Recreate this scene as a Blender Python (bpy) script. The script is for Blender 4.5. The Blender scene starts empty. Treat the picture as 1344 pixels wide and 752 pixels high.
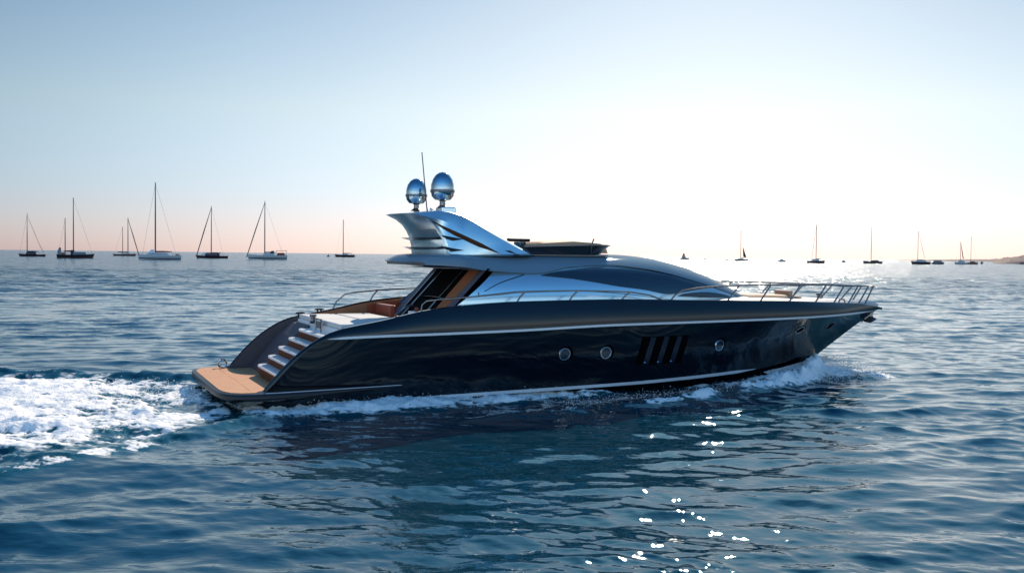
import bpy, math, random
import numpy as np
from mathutils import Matrix, Vector

SC = bpy.context.scene
COL = SC.collection
rng = np.random.default_rng(7)
random.seed(7)

# ------------------------------------------------------------------ camera
CAM_H = 4.4
cd = bpy.data.cameras.new('camera'); cam = bpy.data.objects.new('camera', cd); COL.objects.link(cam)
cd.sensor_width = 36; cd.lens = 35.0; cd.clip_start = 0.1; cd.clip_end = 60000
pitch = math.radians(1.792); roll = 0.0113
fwd = Vector((0, math.cos(pitch), -math.sin(pitch))); r0 = Vector((1, 0, 0)); u0 = r0.cross(fwd)
rt = r0 * math.cos(roll) + u0 * math.sin(roll); up = -r0 * math.sin(roll) + u0 * math.cos(roll)
cam.matrix_world = Matrix(((rt.x, up.x, -fwd.x, 0), (rt.y, up.y, -fwd.y, 0), (rt.z, up.z, -fwd.z, CAM_H), (0, 0, 0, 1)))
SC.camera = cam

# ------------------------------------------------------------------ light
SUN_EL = math.radians(30); SUN_AZ = math.radians(11.5)      # azimuth clockwise from +Y
w = bpy.data.worlds.new('World'); SC.world = w; w.use_nodes = True
nt = w.node_tree; nt.nodes.clear()
sky = nt.nodes.new('ShaderNodeTexSky'); sky.sky_type = 'NISHITA'; sky.sun_disc = False
sky.sun_elevation = SUN_EL; sky.sun_rotation = SUN_AZ
sky.altitude = 0; sky.air_density = 1.0; sky.dust_density = 0.6; sky.ozone_density = 5.0
bg = nt.nodes.new('ShaderNodeBackground'); bg.inputs[1].default_value = 0.118
wo = nt.nodes.new('ShaderNodeOutputWorld')
wtc = nt.nodes.new('ShaderNodeTexCoord'); wsx = nt.nodes.new('ShaderNodeSeparateXYZ'); wr = nt.nodes.new('ShaderNodeValToRGB'); wm = nt.nodes.new('ShaderNodeMix')
wm.data_type = 'RGBA'; wm.blend_type = 'MULTIPLY'; wm.inputs[0].default_value = 1.0
nt.links.new(wtc.outputs['Generated'], wsx.inputs[0]); nt.links.new(wsx.outputs[2], wr.inputs[0])
stops = [(0.0, (1.15, .98, 1.27)), (.06, (1.06, 1.06, 1.2)), (.14, (1.2, 1.12, .97)), (.26, (.80, .84, .79)), (.45, (.42, .88, 1.08)), (1.0, (.26, .70, 1.0))]
e = wr.color_ramp.elements; e[0].position = 0; e[1].position = 1
for p_, c_ in stops[1:-1]: e.new(p_)
for q, (p_, c_) in zip(e, stops): q.position = p_; q.color = (*c_, 1)
nt.links.new(sky.outputs[0], wm.inputs[6]); nt.links.new(wr.outputs[0], wm.inputs[7]); 
wr2 = nt.nodes.new('ShaderNodeMapRange'); wr2.inputs[1].default_value = -.8; wr2.inputs[2].default_value = .3; wr2.inputs[3].default_value = 4.3; wr2.inputs[4].default_value = 1.0  # added brightening of the unseen sky behind the camera, fills the yacht's side
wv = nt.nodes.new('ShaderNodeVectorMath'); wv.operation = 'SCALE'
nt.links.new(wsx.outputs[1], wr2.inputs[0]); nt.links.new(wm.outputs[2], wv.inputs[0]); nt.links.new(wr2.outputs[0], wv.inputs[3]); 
wdp = nt.nodes.new('ShaderNodeVectorMath'); wdp.operation = 'DOT_PRODUCT'; wdp.inputs[1].default_value = (math.sin(SUN_AZ) * math.cos(SUN_EL), math.cos(SUN_AZ) * math.cos(SUN_EL), math.sin(SUN_EL))
wr3 = nt.nodes.new('ShaderNodeMapRange'); wr3.interpolation_type = 'SMOOTHSTEP'; wr3.inputs[1].default_value = .62; wr3.inputs[2].default_value = .95; wr3.inputs[3].default_value = .66; wr3.inputs[4].default_value = 1.0
wv2 = nt.nodes.new('ShaderNodeVectorMath'); wv2.operation = 'SCALE'
nt.links.new(wtc.outputs['Generated'], wdp.inputs[0]); nt.links.new(wdp.outputs['Value'], wr3.inputs[0]); nt.links.new(wv.outputs[0], wv2.inputs[0]); nt.links.new(wr3.outputs[0], wv2.inputs[3]); wv = wv2
wk = nt.nodes.new('ShaderNodeVectorMath'); wk.operation = 'MULTIPLY_ADD'; wk.inputs[1].default_value = (.036,) * 3; wk.inputs[2].default_value = (1, 1, 1)   # soft shoulder round the sun
wd_ = nt.nodes.new('ShaderNodeVectorMath'); wd_.operation = 'DIVIDE'
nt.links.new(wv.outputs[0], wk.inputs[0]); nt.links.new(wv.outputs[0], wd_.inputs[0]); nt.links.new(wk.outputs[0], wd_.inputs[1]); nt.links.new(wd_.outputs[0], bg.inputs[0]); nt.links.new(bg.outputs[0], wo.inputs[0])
sd = bpy.data.lights.new('sun', 'SUN'); sd.energy = 5.0; sd.angle = math.radians(0.53); sd.color = (1, 0.86, 0.70)
sun = bpy.data.objects.new('sun', sd); COL.objects.link(sun)
sdir = Vector((math.sin(SUN_AZ) * math.cos(SUN_EL), math.cos(SUN_AZ) * math.cos(SUN_EL), math.sin(SUN_EL)))
sun.rotation_euler = sdir.to_track_quat('Z', 'Y').to_euler()
vs = SC.view_settings; vs.view_transform = 'Standard'; vs.look = 'None'; vs.gamma = 1; vs.exposure = 0.16
vs.use_curve_mapping = False

# ------------------------------------------------------------------ materials
def mat(name, col, rough=0.5, metal=0.0, coat=0.0, spec=0.5, ior=1.5, bump=None, var=None, coatr=0.03):
    m = bpy.data.materials.new(name); m.use_nodes = True
    n = m.node_tree.nodes; l = m.node_tree.links; b = n['Principled BSDF']
    b.inputs['Base Color'].default_value = (*col, 1); b.inputs['Roughness'].default_value = rough
    b.inputs['Metallic'].default_value = metal; b.inputs['Coat Weight'].default_value = coat
    b.inputs['Coat Roughness'].default_value = coatr
    b.inputs['Specular IOR Level'].default_value = spec; b.inputs['IOR'].default_value = ior
    tc = n.new('ShaderNodeTexCoord')
    if var:                                   # (scale, amount): soft mottling of the colour
        nz = n.new('ShaderNodeTexNoise'); nz.inputs['Scale'].default_value = var[0]; nz.inputs['Detail'].default_value = 5
        mx = n.new('ShaderNodeMix'); mx.data_type = 'RGBA'
        mx.inputs[6].default_value = tuple(c * (1 - var[1]) for c in col) + (1,)
        mx.inputs[7].default_value = tuple(min(1, c * (1 + var[1])) for c in col) + (1,)
        l.new(tc.outputs['Object'], nz.inputs['Vector']); l.new(nz.outputs['Fac'], mx.inputs[0]); l.new(mx.outputs[2], b.inputs['Base Color'])
    if bump:                                  # (scale, strength, distance)
        nz = n.new('ShaderNodeTexNoise'); nz.inputs['Scale'].default_value = bump[0]; nz.inputs['Detail'].default_value = 3
        bp = n.new('ShaderNodeBump'); bp.inputs['Strength'].default_value = bump[1]; bp.inputs['Distance'].default_value = bump[2]
        l.new(tc.outputs['Object'], nz.inputs['Vector']); l.new(nz.outputs['Fac'], bp.inputs['Height']); l.new(bp.outputs[0], b.inputs['Normal'])
    return m

def teak_mat(name, col, axis='X', pitch=0.06):
    m = mat(name, col, 0.6, var=(3, 0.25)); n = m.node_tree.nodes; l = m.node_tree.links; b = n['Principled BSDF']
    src = b.inputs['Base Color'].links[0].from_socket
    tc = [x for x in n if x.type == 'TEX_COORD'][0]
    sx = n.new('ShaderNodeSeparateXYZ'); l.new(tc.outputs['Object'], sx.inputs[0])
    mo = n.new('ShaderNodeMath'); mo.operation = 'FRACT'; dv = n.new('ShaderNodeMath'); dv.operation = 'DIVIDE'; dv.inputs[1].default_value = pitch
    l.new(sx.outputs[axis], dv.inputs[0]); l.new(dv.outputs[0], mo.inputs[0])
    gt = n.new('ShaderNodeMath'); gt.operation = 'LESS_THAN'; gt.inputs[1].default_value = 0.1; l.new(mo.outputs[0], gt.inputs[0])
    mx = n.new('ShaderNodeMix'); mx.data_type = 'RGBA'; l.new(gt.outputs[0], mx.inputs[0]); l.new(src, mx.inputs[6])
    mx.inputs[7].default_value = (0.05, 0.03, 0.02, 1); l.new(mx.outputs[2], b.inputs['Base Color'])
    return m

M = dict(
    hull=mat('navy_hull_paint', (0.0015, 0.0030, 0.007), 0.3, 0.0, 0.95, spec=.1, bump=(0.6, 0.2, 0.02)),
    silver=mat('silver_paint', (0.74, 0.86, 0.89), 0.24, 0.85, .35, bump=(0.7, 0.08, 0.02)),
    silver_dark=mat('graphite_paint', (0.10, 0.12, 0.14), 0.25, 0.7, 1.0),
    stripe=mat('pale_stripe', (0.62, 0.66, 0.70), 0.25, 0.3, 0.5),
    glass=mat('dark_glass', (0.012, 0.020, 0.032), 0.08, 0.0, 1.0, spec=0.8),
    smoke=mat('smoked_acrylic', (0.02, 0.022, 0.028), 0.12, 0.0, 0.6),
    steel=mat('polished_steel', (0.24, 0.22, 0.21), 0.2, 1.0),
    navy_lip=mat('navy_lip', (0.012, 0.014, 0.02), 0.35, spec=.35),
    rim=mat('chrome_rim', (0.75, 0.78, 0.8), 0.15, 1.0),
    void=mat('black_recess', (0.001, 0.001, 0.0015), 0.8, spec=0.05),
    slat=mat('blue_grey_slat', (0.010, 0.017, 0.030), 0.3, 0, .5),
    chrome=mat('chrome_dome', (0.50, 0.56, 0.60), 0.07, 1.0, bump=(2.5, 0.12, 0.05)),
    black=mat('black_rubber', (0.012, 0.012, 0.013), 0.55),
    teak=teak_mat('teak_planks', (0.64, 0.28, 0.11), 'X', 0.075),
    teak_dark=mat('oiled_teak', (0.13, 0.045, 0.022), 0.8, spec=.15, var=(4, 0.3)),
    grey=mat('grey_antislip', (0.075, 0.058, 0.066), 0.6, var=(5, 0.2)),
    white=mat('white_gelcoat', (0.82, 0.82, 0.81), 0.35, 0, 0.3, var=(2, 0.05)),
    deck=mat('foredeck_paint', (0.62, 0.55, 0.50), 0.4, 0, 0.3, var=(2, 0.08)),
    cushion=mat('white_cushion', (0.66, 0.64, 0.60), 0.75, bump=(6, 0.3, 0.02), var=(2, 0.08)),
    tan=mat('tan_cushion', (0.58, 0.32, 0.18), 0.7, bump=(6, 0.3, 0.02), var=(2, 0.1)),
    lining=mat('tan_lining', (0.33, 0.13, 0.06), 0.6, var=(3, 0.2)),
    red=mat('russet_leather', (0.30, 0.055, 0.025), 0.5, var=(3, 0.25)),
    orange=mat('orange_curtain', (0.42, 0.13, 0.045), 0.8, var=(2, 0.15)),
    curtain=mat('grey_drape', (0.13, 0.115, 0.14), 0.7, var=(2, 0.2)),
    dark_hull=mat('dark_boat_paint', (0.03, 0.025, 0.035), 0.35, 0, 0.3),
    white_hull=mat('white_boat_paint', (0.62, 0.63, 0.65), 0.35, 0, 0.3),
    grey_hull=mat('grey_boat_paint', (0.16, 0.18, 0.21), 0.35, 0, 0.3),
    wood_hull=mat('varnished_hull', (0.20, 0.10, 0.06), 0.35, 0, 0.3),
    mast=mat('mast_paint', (0.10, 0.08, 0.08), 0.45),
    mast_red=mat('varnished_mast', (0.18, 0.06, 0.04), 0.45),
    canvas=mat('dark_canvas', (0.03, 0.035, 0.06), 0.8),
    canvas_red=mat('red_canvas', (0.30, 0.07, 0.04), 0.8),
    canvas_tan=mat('orange_canvas', (0.45, 0.20, 0.12), 0.8),
    antifoul=mat('bottom_paint', (0.16, 0.05, 0.04), 0.6),
    rock=mat('headland_rock', (0.20, 0.13, 0.11), 0.9, var=(0.05, 0.3)),
)

_r = mat('roof_paint', (0.20, 0.27, 0.32), 0.5, 0.0, 0.35, spec=0.0, ior=1.02, bump=(0.7, 0.08, 0.02)); _r.node_tree.nodes['Principled BSDF'].inputs['Specular Tint'].default_value = (.35, .40, .45, 1); M['roof'] = _r
M['silver'].node_tree.nodes['Principled BSDF'].inputs['Specular Tint'].default_value = (.6, .65, .7, 1)
# ------------------------------------------------------------------ helpers
def mk(name, V, F, m, parent=None, smooth=True, mats=None, mi=None):
    me = bpy.data.meshes.new(name); me.from_pydata([tuple(map(float, v)) for v in V], [], [tuple(int(i) for i in f) for f in F])
    for mm in (mats or [m]): me.materials.append(mm)
    if mi is not None: me.polygons.foreach_set('material_index', mi)
    me.polygons.foreach_set('use_smooth', [smooth] * len(me.polygons))
    me.validate(); me.update()
    o = bpy.data.objects.new(name, me); COL.objects.link(o)
    if parent: o.parent = parent
    return o

def tag(o, label, cat, group=None, kind=None):
    if label: o['label'] = label
    if cat: o['category'] = cat
    if group: o['group'] = group
    if kind: o['kind'] = kind
    return o

def empty(name, loc, rz=0.0):
    o = bpy.data.objects.new(name, None); COL.objects.link(o); o.location = loc; o.rotation_euler = (0, 0, rz); o.empty_display_size = 0.3
    return o

class MB:
    def __init__(s): s.V = []; s.F = []
    def add(s, V, F):
        b = len(s.V); s.V += [tuple(v) for v in V]; s.F += [tuple(i + b for i in f) for f in F]; return s
    def box(s, c, d, rz=0.0):
        cx, cy, cz = c; a, b, e = d[0] / 2, d[1] / 2, d[2] / 2; P = []
        for z in (-e, e):
            for x, y in ((-a, -b), (a, -b), (a, b), (-a, b)):
                P.append((cx + x * math.cos(rz) - y * math.sin(rz), cy + x * math.sin(rz) + y * math.cos(rz), cz + z))
        return s.add(P, [(3, 2, 1, 0), (4, 5, 6, 7), (0, 1, 5, 4), (1, 2, 6, 5), (2, 3, 7, 6), (3, 0, 4, 7)])
    def tube(s, pts, r, n=8, closed=False):
        pts = [Vector(p) for p in pts]; rr = r if hasattr(r, '__len__') else [r] * len(pts)
        V = []; F = []; ref = Vector((0.13, 0.37, 0.92))
        for i, p in enumerate(pts):
            a = pts[max(i - 1, 0)]; b = pts[min(i + 1, len(pts) - 1)]; t = (b - a).normalized()
            x = t.cross(ref)
            if x.length < 1e-3: x = t.cross(Vector((1, 0, 0)))
            x.normalize(); y = t.cross(x)
            for k in range(n):
                q = 2 * math.pi * k / n; V.append(p + (x * math.cos(q) + y * math.sin(q)) * rr[i])
        for i in range(len(pts) - 1):
            for k in range(n):
                F.append((i * n + k, i * n + (k + 1) % n, (i + 1) * n + (k + 1) % n, (i + 1) * n + k))
        F.append(tuple(range(n))[::-1]); F.append(tuple((len(pts) - 1) * n + k for k in range(n)))
        return s.add(V, F)
    def lathe(s, c, prof, n=24, sx=1, sy=1):          # prof: (r, z)
        V = []; F = []
        for r, z in prof:
            for k in range(n):
                q = 2 * math.pi * k / n; V.append((c[0] + r * sx * math.cos(q), c[1] + r * sy * math.sin(q), c[2] + z))
        for i in range(len(prof) - 1):
            for k in range(n): F.append((i * n + k, i * n + (k + 1) % n, (i + 1) * n + (k + 1) % n, (i + 1) * n + k))
        F.append(tuple(range(n))[::-1]); F.append(tuple((len(prof) - 1) * n + k for k in range(n)))
        return s.add(V, F)
    def grid(s, G, flip=False):                        # G[i][j] points
        G = np.asarray(G, float); a, b = G.shape[:2]; F = []
        for i in range(a - 1):
            for j in range(b - 1):
                f = (i * b + j, i * b + j + 1, (i + 1) * b + j + 1, (i + 1) * b + j)
                F.append(f[::-1] if flip else f)
        return s.add(G.reshape(-1, 3), F)
    def prism(s, poly, z0, z1, grow=0.0):              # poly in xy
        n = len(poly); V = [(x, y, z0) for x, y in poly] + [(x, y, z1) for x, y in poly]
        return s.add(V, [tuple(range(n))[::-1], tuple(range(n, 2 * n))] + [(i, (i + 1) % n, n + (i + 1) % n, n + i) for i in range(n)])
    def build(s, name, m, parent=None, smooth=True, bevel=0, auto=True):
        o = mk(name, s.V, s.F, m, parent, smooth)
        if bevel:
            md = o.modifiers.new('bevel', 'BEVEL'); md.width = bevel; md.segments = 3; md.limit_method = 'ANGLE'; md.angle_limit = 0.6; md.harden_normals = True
        if smooth and auto: sharp(o)
        return o

def sharp(o, ang=0.7):
    me = o.data; me.calc_loop_triangles if False else None
    import bmesh
    bm = bmesh.new(); bm.from_mesh(me)
    for e in bm.edges:
        if len(e.link_faces) == 2 and e.calc_face_angle(0) > ang: e.smooth = False
    bm.to_mesh(me); bm.free()

def cur(xs, ys):
    xs = np.array(xs, float); ys = np.array(ys, float); h = np.diff(xs); d = np.diff(ys) / h
    m = np.zeros(len(xs)); m[0] = d[0]; m[-1] = d[-1]
    for i in range(1, len(xs) - 1):
        if d[i - 1] * d[i] > 0:
            w1 = 2 * h[i] + h[i - 1]; w2 = h[i] + 2 * h[i - 1]; m[i] = (w1 + w2) / (w1 / d[i - 1] + w2 / d[i])
    def f(x):
        x = np.clip(np.asarray(x, float), xs[0], xs[-1]); i = np.clip(np.searchsorted(xs, x, 'right') - 1, 0, len(xs) - 2)
        t = (x - xs[i]) / h[i]; t2 = t * t; t3 = t2 * t
        return (2 * t3 - 3 * t2 + 1) * ys[i] + (t3 - 2 * t2 + t) * h[i] * m[i] + (-2 * t3 + 3 * t2) * ys[i + 1] + (t3 - t2) * h[i] * m[i + 1]
    return f

def smooth01(a, b, x):
    t = np.clip((x - a) / (b - a), 0, 1); return t * t * (3 - 2 * t)
# ------------------------------------------------------------------ the yacht's lines (metres, x forward from the stern, y to port, z up)
YO = (-8.337, 29.766); YTH = math.radians(24.99)
S_z = cur([.33,.84,1.41,2.09,2.3,3.73,4.97,6.06,8,11.35,14.2,16.7,19.34,21.05,23.99,25.2,25.93],
          [.62,1.2,1.71,2.11,2.19,2.47,2.73,2.86,2.97,3.01,2.96,2.91,2.84,2.77,2.63,2.52,2.41])
S_b = cur([.33,3,6,11,14,16.7,19.3,21.05,23,24.5,25.4,25.93], [3.02,3.08,3.12,3.12,3.0,2.74,2.22,1.74,1.06,.52,.20,.02])
K_z0 = cur([.33,2.07,3.7,5,8,11.4,14,16.85,19.6,22,24.6,25.55], [.5,1.99,2.05,2.07,2.13,2.23,2.25,2.26,2.26,2.27,2.30,2.32])
K_b = cur([.33,2.07,3,8,11,14,16.85,19.6,22,24.0,24.9,25.55], [3.04,3.12,3.2,3.33,3.33,3.2,2.9,2.33,1.58,.72,.32,.02])
def K_z(x): return np.minimum(K_z0(x), S_z(x) - 0.05)
M_z = cur([.33,.84,1.41,2.5,12,20,24.23], [.33,.66,.92,1.08,1.25,1.4,1.6])
M_b = cur([.33,2.5,8,12,14,16.7,19,21,22.8,23.7,24.23], [3.01,3.08,3.18,3.18,3.0,2.58,1.93,1.18,.50,.20,.02])
C_z = cur([.0,5,11.6,16.7,18,19.7,21.1,22.5], [.03,.15,.26,.38,.42,.53,.66,.60])
C_b = cur([.0,12,14,16.7,18,19.7,21.1,22.5], [2.98,2.98,2.82,2.36,1.98,1.35,.72,.02])
XE = dict(S=25.93, K=25.55, M=24.23, C=22.5, B=21.9)
Z0 = 2.72; PW = 2.35
zt = cur([4.15,4.35,4.7,6.1,10,13.0,14.1,15.1,16.2,17.3,18.1,18.6], [4.14,4.26,4.36,4.42,4.46,4.44,4.36,4.17,3.87,3.47,3.10,2.80])
wt = cur([4.15,4.5,5.3,8,12,14,16,17.4,18.2,18.6], [1.9,2.2,2.45,2.6,2.6,2.45,2.02,1.5,1.1,.7])
zl = cur([4.15,5,6.1,7.4,9.0,10.4,11.9,13,14.2,15.2,16,17.2,18.5], [4.08,4.04,3.99,3.91,3.84,4.05,4.12,4.03,3.83,3.60,3.42,3.12,2.78])
def cab_y(x, z, off=0.0):
    f = np.clip((z - Z0) / np.maximum(zt(x) - Z0, 1e-3), 0, 1)
    return wt(x) * (1 - f ** PW) ** (1 / PW) + off
# ------------------------------------------------------------------ the sea
def tile(L, N, lpk, wdir, spread, lmin, slope, seed):
    g = np.random.default_rng(seed); k = 2 * np.pi * np.fft.fftfreq(N, L / N); KX, KY = np.meshgrid(k, k, indexing='ij')
    K = np.hypot(KX, KY); K[0, 0] = 1; kp = 2 * np.pi / lpk
    c = np.abs((KX * math.cos(wdir) + KY * math.sin(wdir)) / K)
    A = np.exp(-0.6 * (kp / K) ** 2) / K ** 1.75 * (0.12 + c ** spread) * np.exp(-(K * lmin / 6.28) ** 2); A[0, 0] = 0
    S = A * (g.normal(size=(N, N)) + 1j * g.normal(size=(N, N))); S = (S + np.conj(np.roll(S[::-1, ::-1], (1, 1), (0, 1)))) / 2   # hermitian
    H = np.fft.ifft2(S).real; DX = np.fft.ifft2(-1j * KX / K * S).real; DY = np.fft.ifft2(-1j * KY / K * S).real
    gx, gy = np.gradient(H, L / N); q = slope / math.sqrt((gx ** 2 + gy ** 2).mean()); return H * q, -DX * q, -DY * q

def samp(T, L, x, y):
    N = T.shape[0]; a = (x / L) % 1 * N; b = (y / L) % 1 * N; i = np.floor(a).astype(int); j = np.floor(b).astype(int); fa = a - i; fb = b - j
    i %= N; j %= N; i2 = (i + 1) % N; j2 = (j + 1) % N
    return (T[i, j] * (1 - fa) + T[i2, j] * fa) * (1 - fb) + (T[i, j2] * (1 - fa) + T[i2, j2] * fa) * fb

def noise_tile(N, beta, seed):
    g = np.random.default_rng(seed); k = np.fft.fftfreq(N, 1 / N); KX, KY = np.meshgrid(k, k, indexing='ij'); K = np.hypot(KX, KY); K[0, 0] = 1
    A = K ** -beta; A[0, 0] = 0; A[K < 3] *= .4
    H = np.fft.ifft2(A * (g.normal(size=(N, N)) + 1j * g.normal(size=(N, N)))).real; return H / H.std()

WD = math.radians(97)
T1 = tile(57.0, 512, 4.2, WD, 3, 0.45, 0.108, 1)       # swell and wind waves
T2 = tile(23.0, 512, 1.3, WD - 0.3, 2, 0.12, 0.08, 2)    # short chop
T3 = tile(410.0, 512, 13.0, WD + .15, 3, 1.6, 0.075, 3)
NA = noise_tile(512, 1.25, 5); NB = noise_tile(512, 1.7, 6); NR = noise_tile(512, 1.45, 8)

def to_local(X, Y):
    c, s = math.cos(YTH), math.sin(YTH); dx = X - YO[0]; dy = Y - YO[1]; return dx * c + dy * s, -dx * s + dy * c

crest_y = cur([4, 8.5, 11.4, 13.6, 16.2, 18.2, 19.8, 21.4, 22.6], [6.4, 5.9, 5.55, 5.2, 4.3, 3.45, 2.6, 1.4, .3])
def sea_height(X, Y, bare=False):
    R = np.hypot(X, Y)
    ca, sa = math.cos(.35), math.sin(.35)
    patch = 0.75 + 0.35 * samp(NB, 60, X, Y)
    a1 = 0.85 + 0.25 * samp(NB, 140, X, Y); a2 = np.clip(patch, .25, 1.6) * np.clip(1.6 - R / 130, 0, 1); U = X * ca - Y * sa; V = X * sa + Y * ca
    h = samp(T1[0], 57.0, X, Y) * a1 + samp(T2[0], 23.0, U, V) * a2
    ch = 1.25 * np.clip(1.4 - R / 150, 0, 1)
    d1, d2 = samp(T2[1], 23.0, U, V) * a2, samp(T2[2], 23.0, U, V) * a2
    dx = ch * (samp(T1[1], 57.0, X, Y) * a1 + .8 * (d1 * ca + d2 * sa)); dy = ch * (samp(T1[2], 57.0, X, Y) * a1 + .8 * (-d1 * sa + d2 * ca))
    h = h + samp(T3[0], 410.0, X, Y) * smooth01(30, 130, R)
    h = h * np.clip(1.5 - R / 1500, 0.0, 1)
    xl, yl = to_local(X, Y); ay = np.abs(yl); nA = samp(NA, 9.0, xl, yl); nB = samp(NB, 13.0, xl, yl); nR = samp(NR, 6.0, xl * .8 + 3, yl)
    foam = np.zeros_like(h)
    hullw = np.where((xl > -.6) & (xl < 22.5), np.maximum(C_b(np.clip(xl, 0, 22.5)) - 0.0, 0), 0)
    # calmer right beside the hull
    near = np.exp(-(np.maximum(ay - hullw, 0) / 2.5) ** 2) * ((xl > -8) & (xl < 23)); h = h * (1 - 0.45 * near); dx = dx * (1 - .6 * near); dy = dy * (1 - .6 * near)
    # --- stern wake
    b = -xl - .55                                            # metres behind the platform
    wh = 3.5 + np.clip(b, 0, 60) * 0.70 - np.clip(b - 5.5, 0, 60) * .45 + np.where(yl < 0, .55, 0)
    core = smooth01(-.25, .15, b) * (1 - smooth01(wh - 1.5, wh + .9, ay + nB * .7 + nA * .3))
    fade = np.exp(-np.clip(b - 8, 0, None) / 45)
    hump = core * (0.06 + 0.10 * smooth01(1.0, 3.5, b)) * fade + core * fade * (0.060 * nB * smooth01(.2, 2, b) + 0.026 * nA + 0.02 * np.abs(nR))
    shadow_gap = .75 * np.exp(-((xl + 1.6) / .6) ** 2 - ((yl + 1.7) / 1.1) ** 2)  # gap in the foam standing in for the hull's cast shadow
    hump = hump * (1 - .8 * shadow_gap) - .06 * shadow_gap
    h = h + hump
    foam = np.maximum(foam, core * fade * (0.80 + 0.18 * nA + .16 * nB) * (1 - .8 * shadow_gap))
    for sgn in (1, -1):                                      # diverging crests beside the wake
        ey = sgn * (wh + .55); rid = np.exp(-((yl - ey) / (.8 if sgn > 0 else .55)) ** 2) * smooth01(-1.5, .5, b) * np.exp(-np.clip(b, 0, None) / 25)
        h = h + rid * (0.36 if sgn > 0 else 0.12) * (1 + .25 * nB)
        foam = np.maximum(foam, np.exp(-((yl - ey * (.96 if sgn > 0 else 1.04)) / .55) ** 2) * smooth01(-.8, 1.4, b) * fade * (0.44 + .2 * nA) * (1 if sgn < 0 else .2))
    # --- foam rolling along the chine
    al = smooth01(-1.2, .6, xl) * (1 - smooth01(9.5, 12.5, xl)); d = ay - hullw
    wd = 0.75 + .8 * smooth01(10, 3, xl) + 0.25 * nB
    band = al * np.exp(-(np.clip(d, 0, None) / np.clip(wd, .3, 3)) ** 4)
    h = h + band * (0.13 + .05 * nA + 0.05 * nB); foam = np.maximum(foam, band * (0.83 + .2 * nA))
    # --- bow wave peeling away from the stem
    cy = crest_y(np.clip(xl, 4, 22.6)); on = smooth01(3, 9, xl) * (1 - smooth01(22.3, 23.2, xl)); st = smooth01(10, 21, xl)
    dd = (ay - cy); wv = on * (0.12 + .17 * st) * np.exp(-(dd / np.where(dd > 0, .42, .95)) ** 2)
    h = h + wv * (1 + .22 * nB) + on * wv * .25 * nA
    foam = np.maximum(foam, on * np.exp(-((dd - .05) / (.30 + .25 * st)) ** 2) * (0.50 + .38 * st + .25 * nA + .12 * nB))
    ins = on * smooth01(11.5, 18, xl) * (dd < .1) * (ay > hullw - .3) * np.exp(-(np.clip(ay - hullw, 0, 5) / 3.0))
    foam = np.maximum(foam, ins * (0.70 + .28 * nA)); h = h + ins * 0.08 * (1 + .5 * nA)
    # bow splash lobe
    for (px_, py_, rx, ry, hh) in ((23.1, -2.2, .95, 1.0, .10), (21.8, -1.9, 1.2, 1.1, .16), (23.1, 2.2, .95, 1.0, .10), (21.8, 1.9, 1.2, 1.1, .16)):
        e = np.exp(-(((xl - px_) / rx) ** 2 + ((yl - py_) / ry) ** 2) ** 1.3)
        h = h + e * hh * (1 + .35 * nA + .25 * nR); foam = np.maximum(foam, e * (0.85 + .28 * nA))
    return h, np.clip(foam, 0, 1), dx, dy

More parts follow.
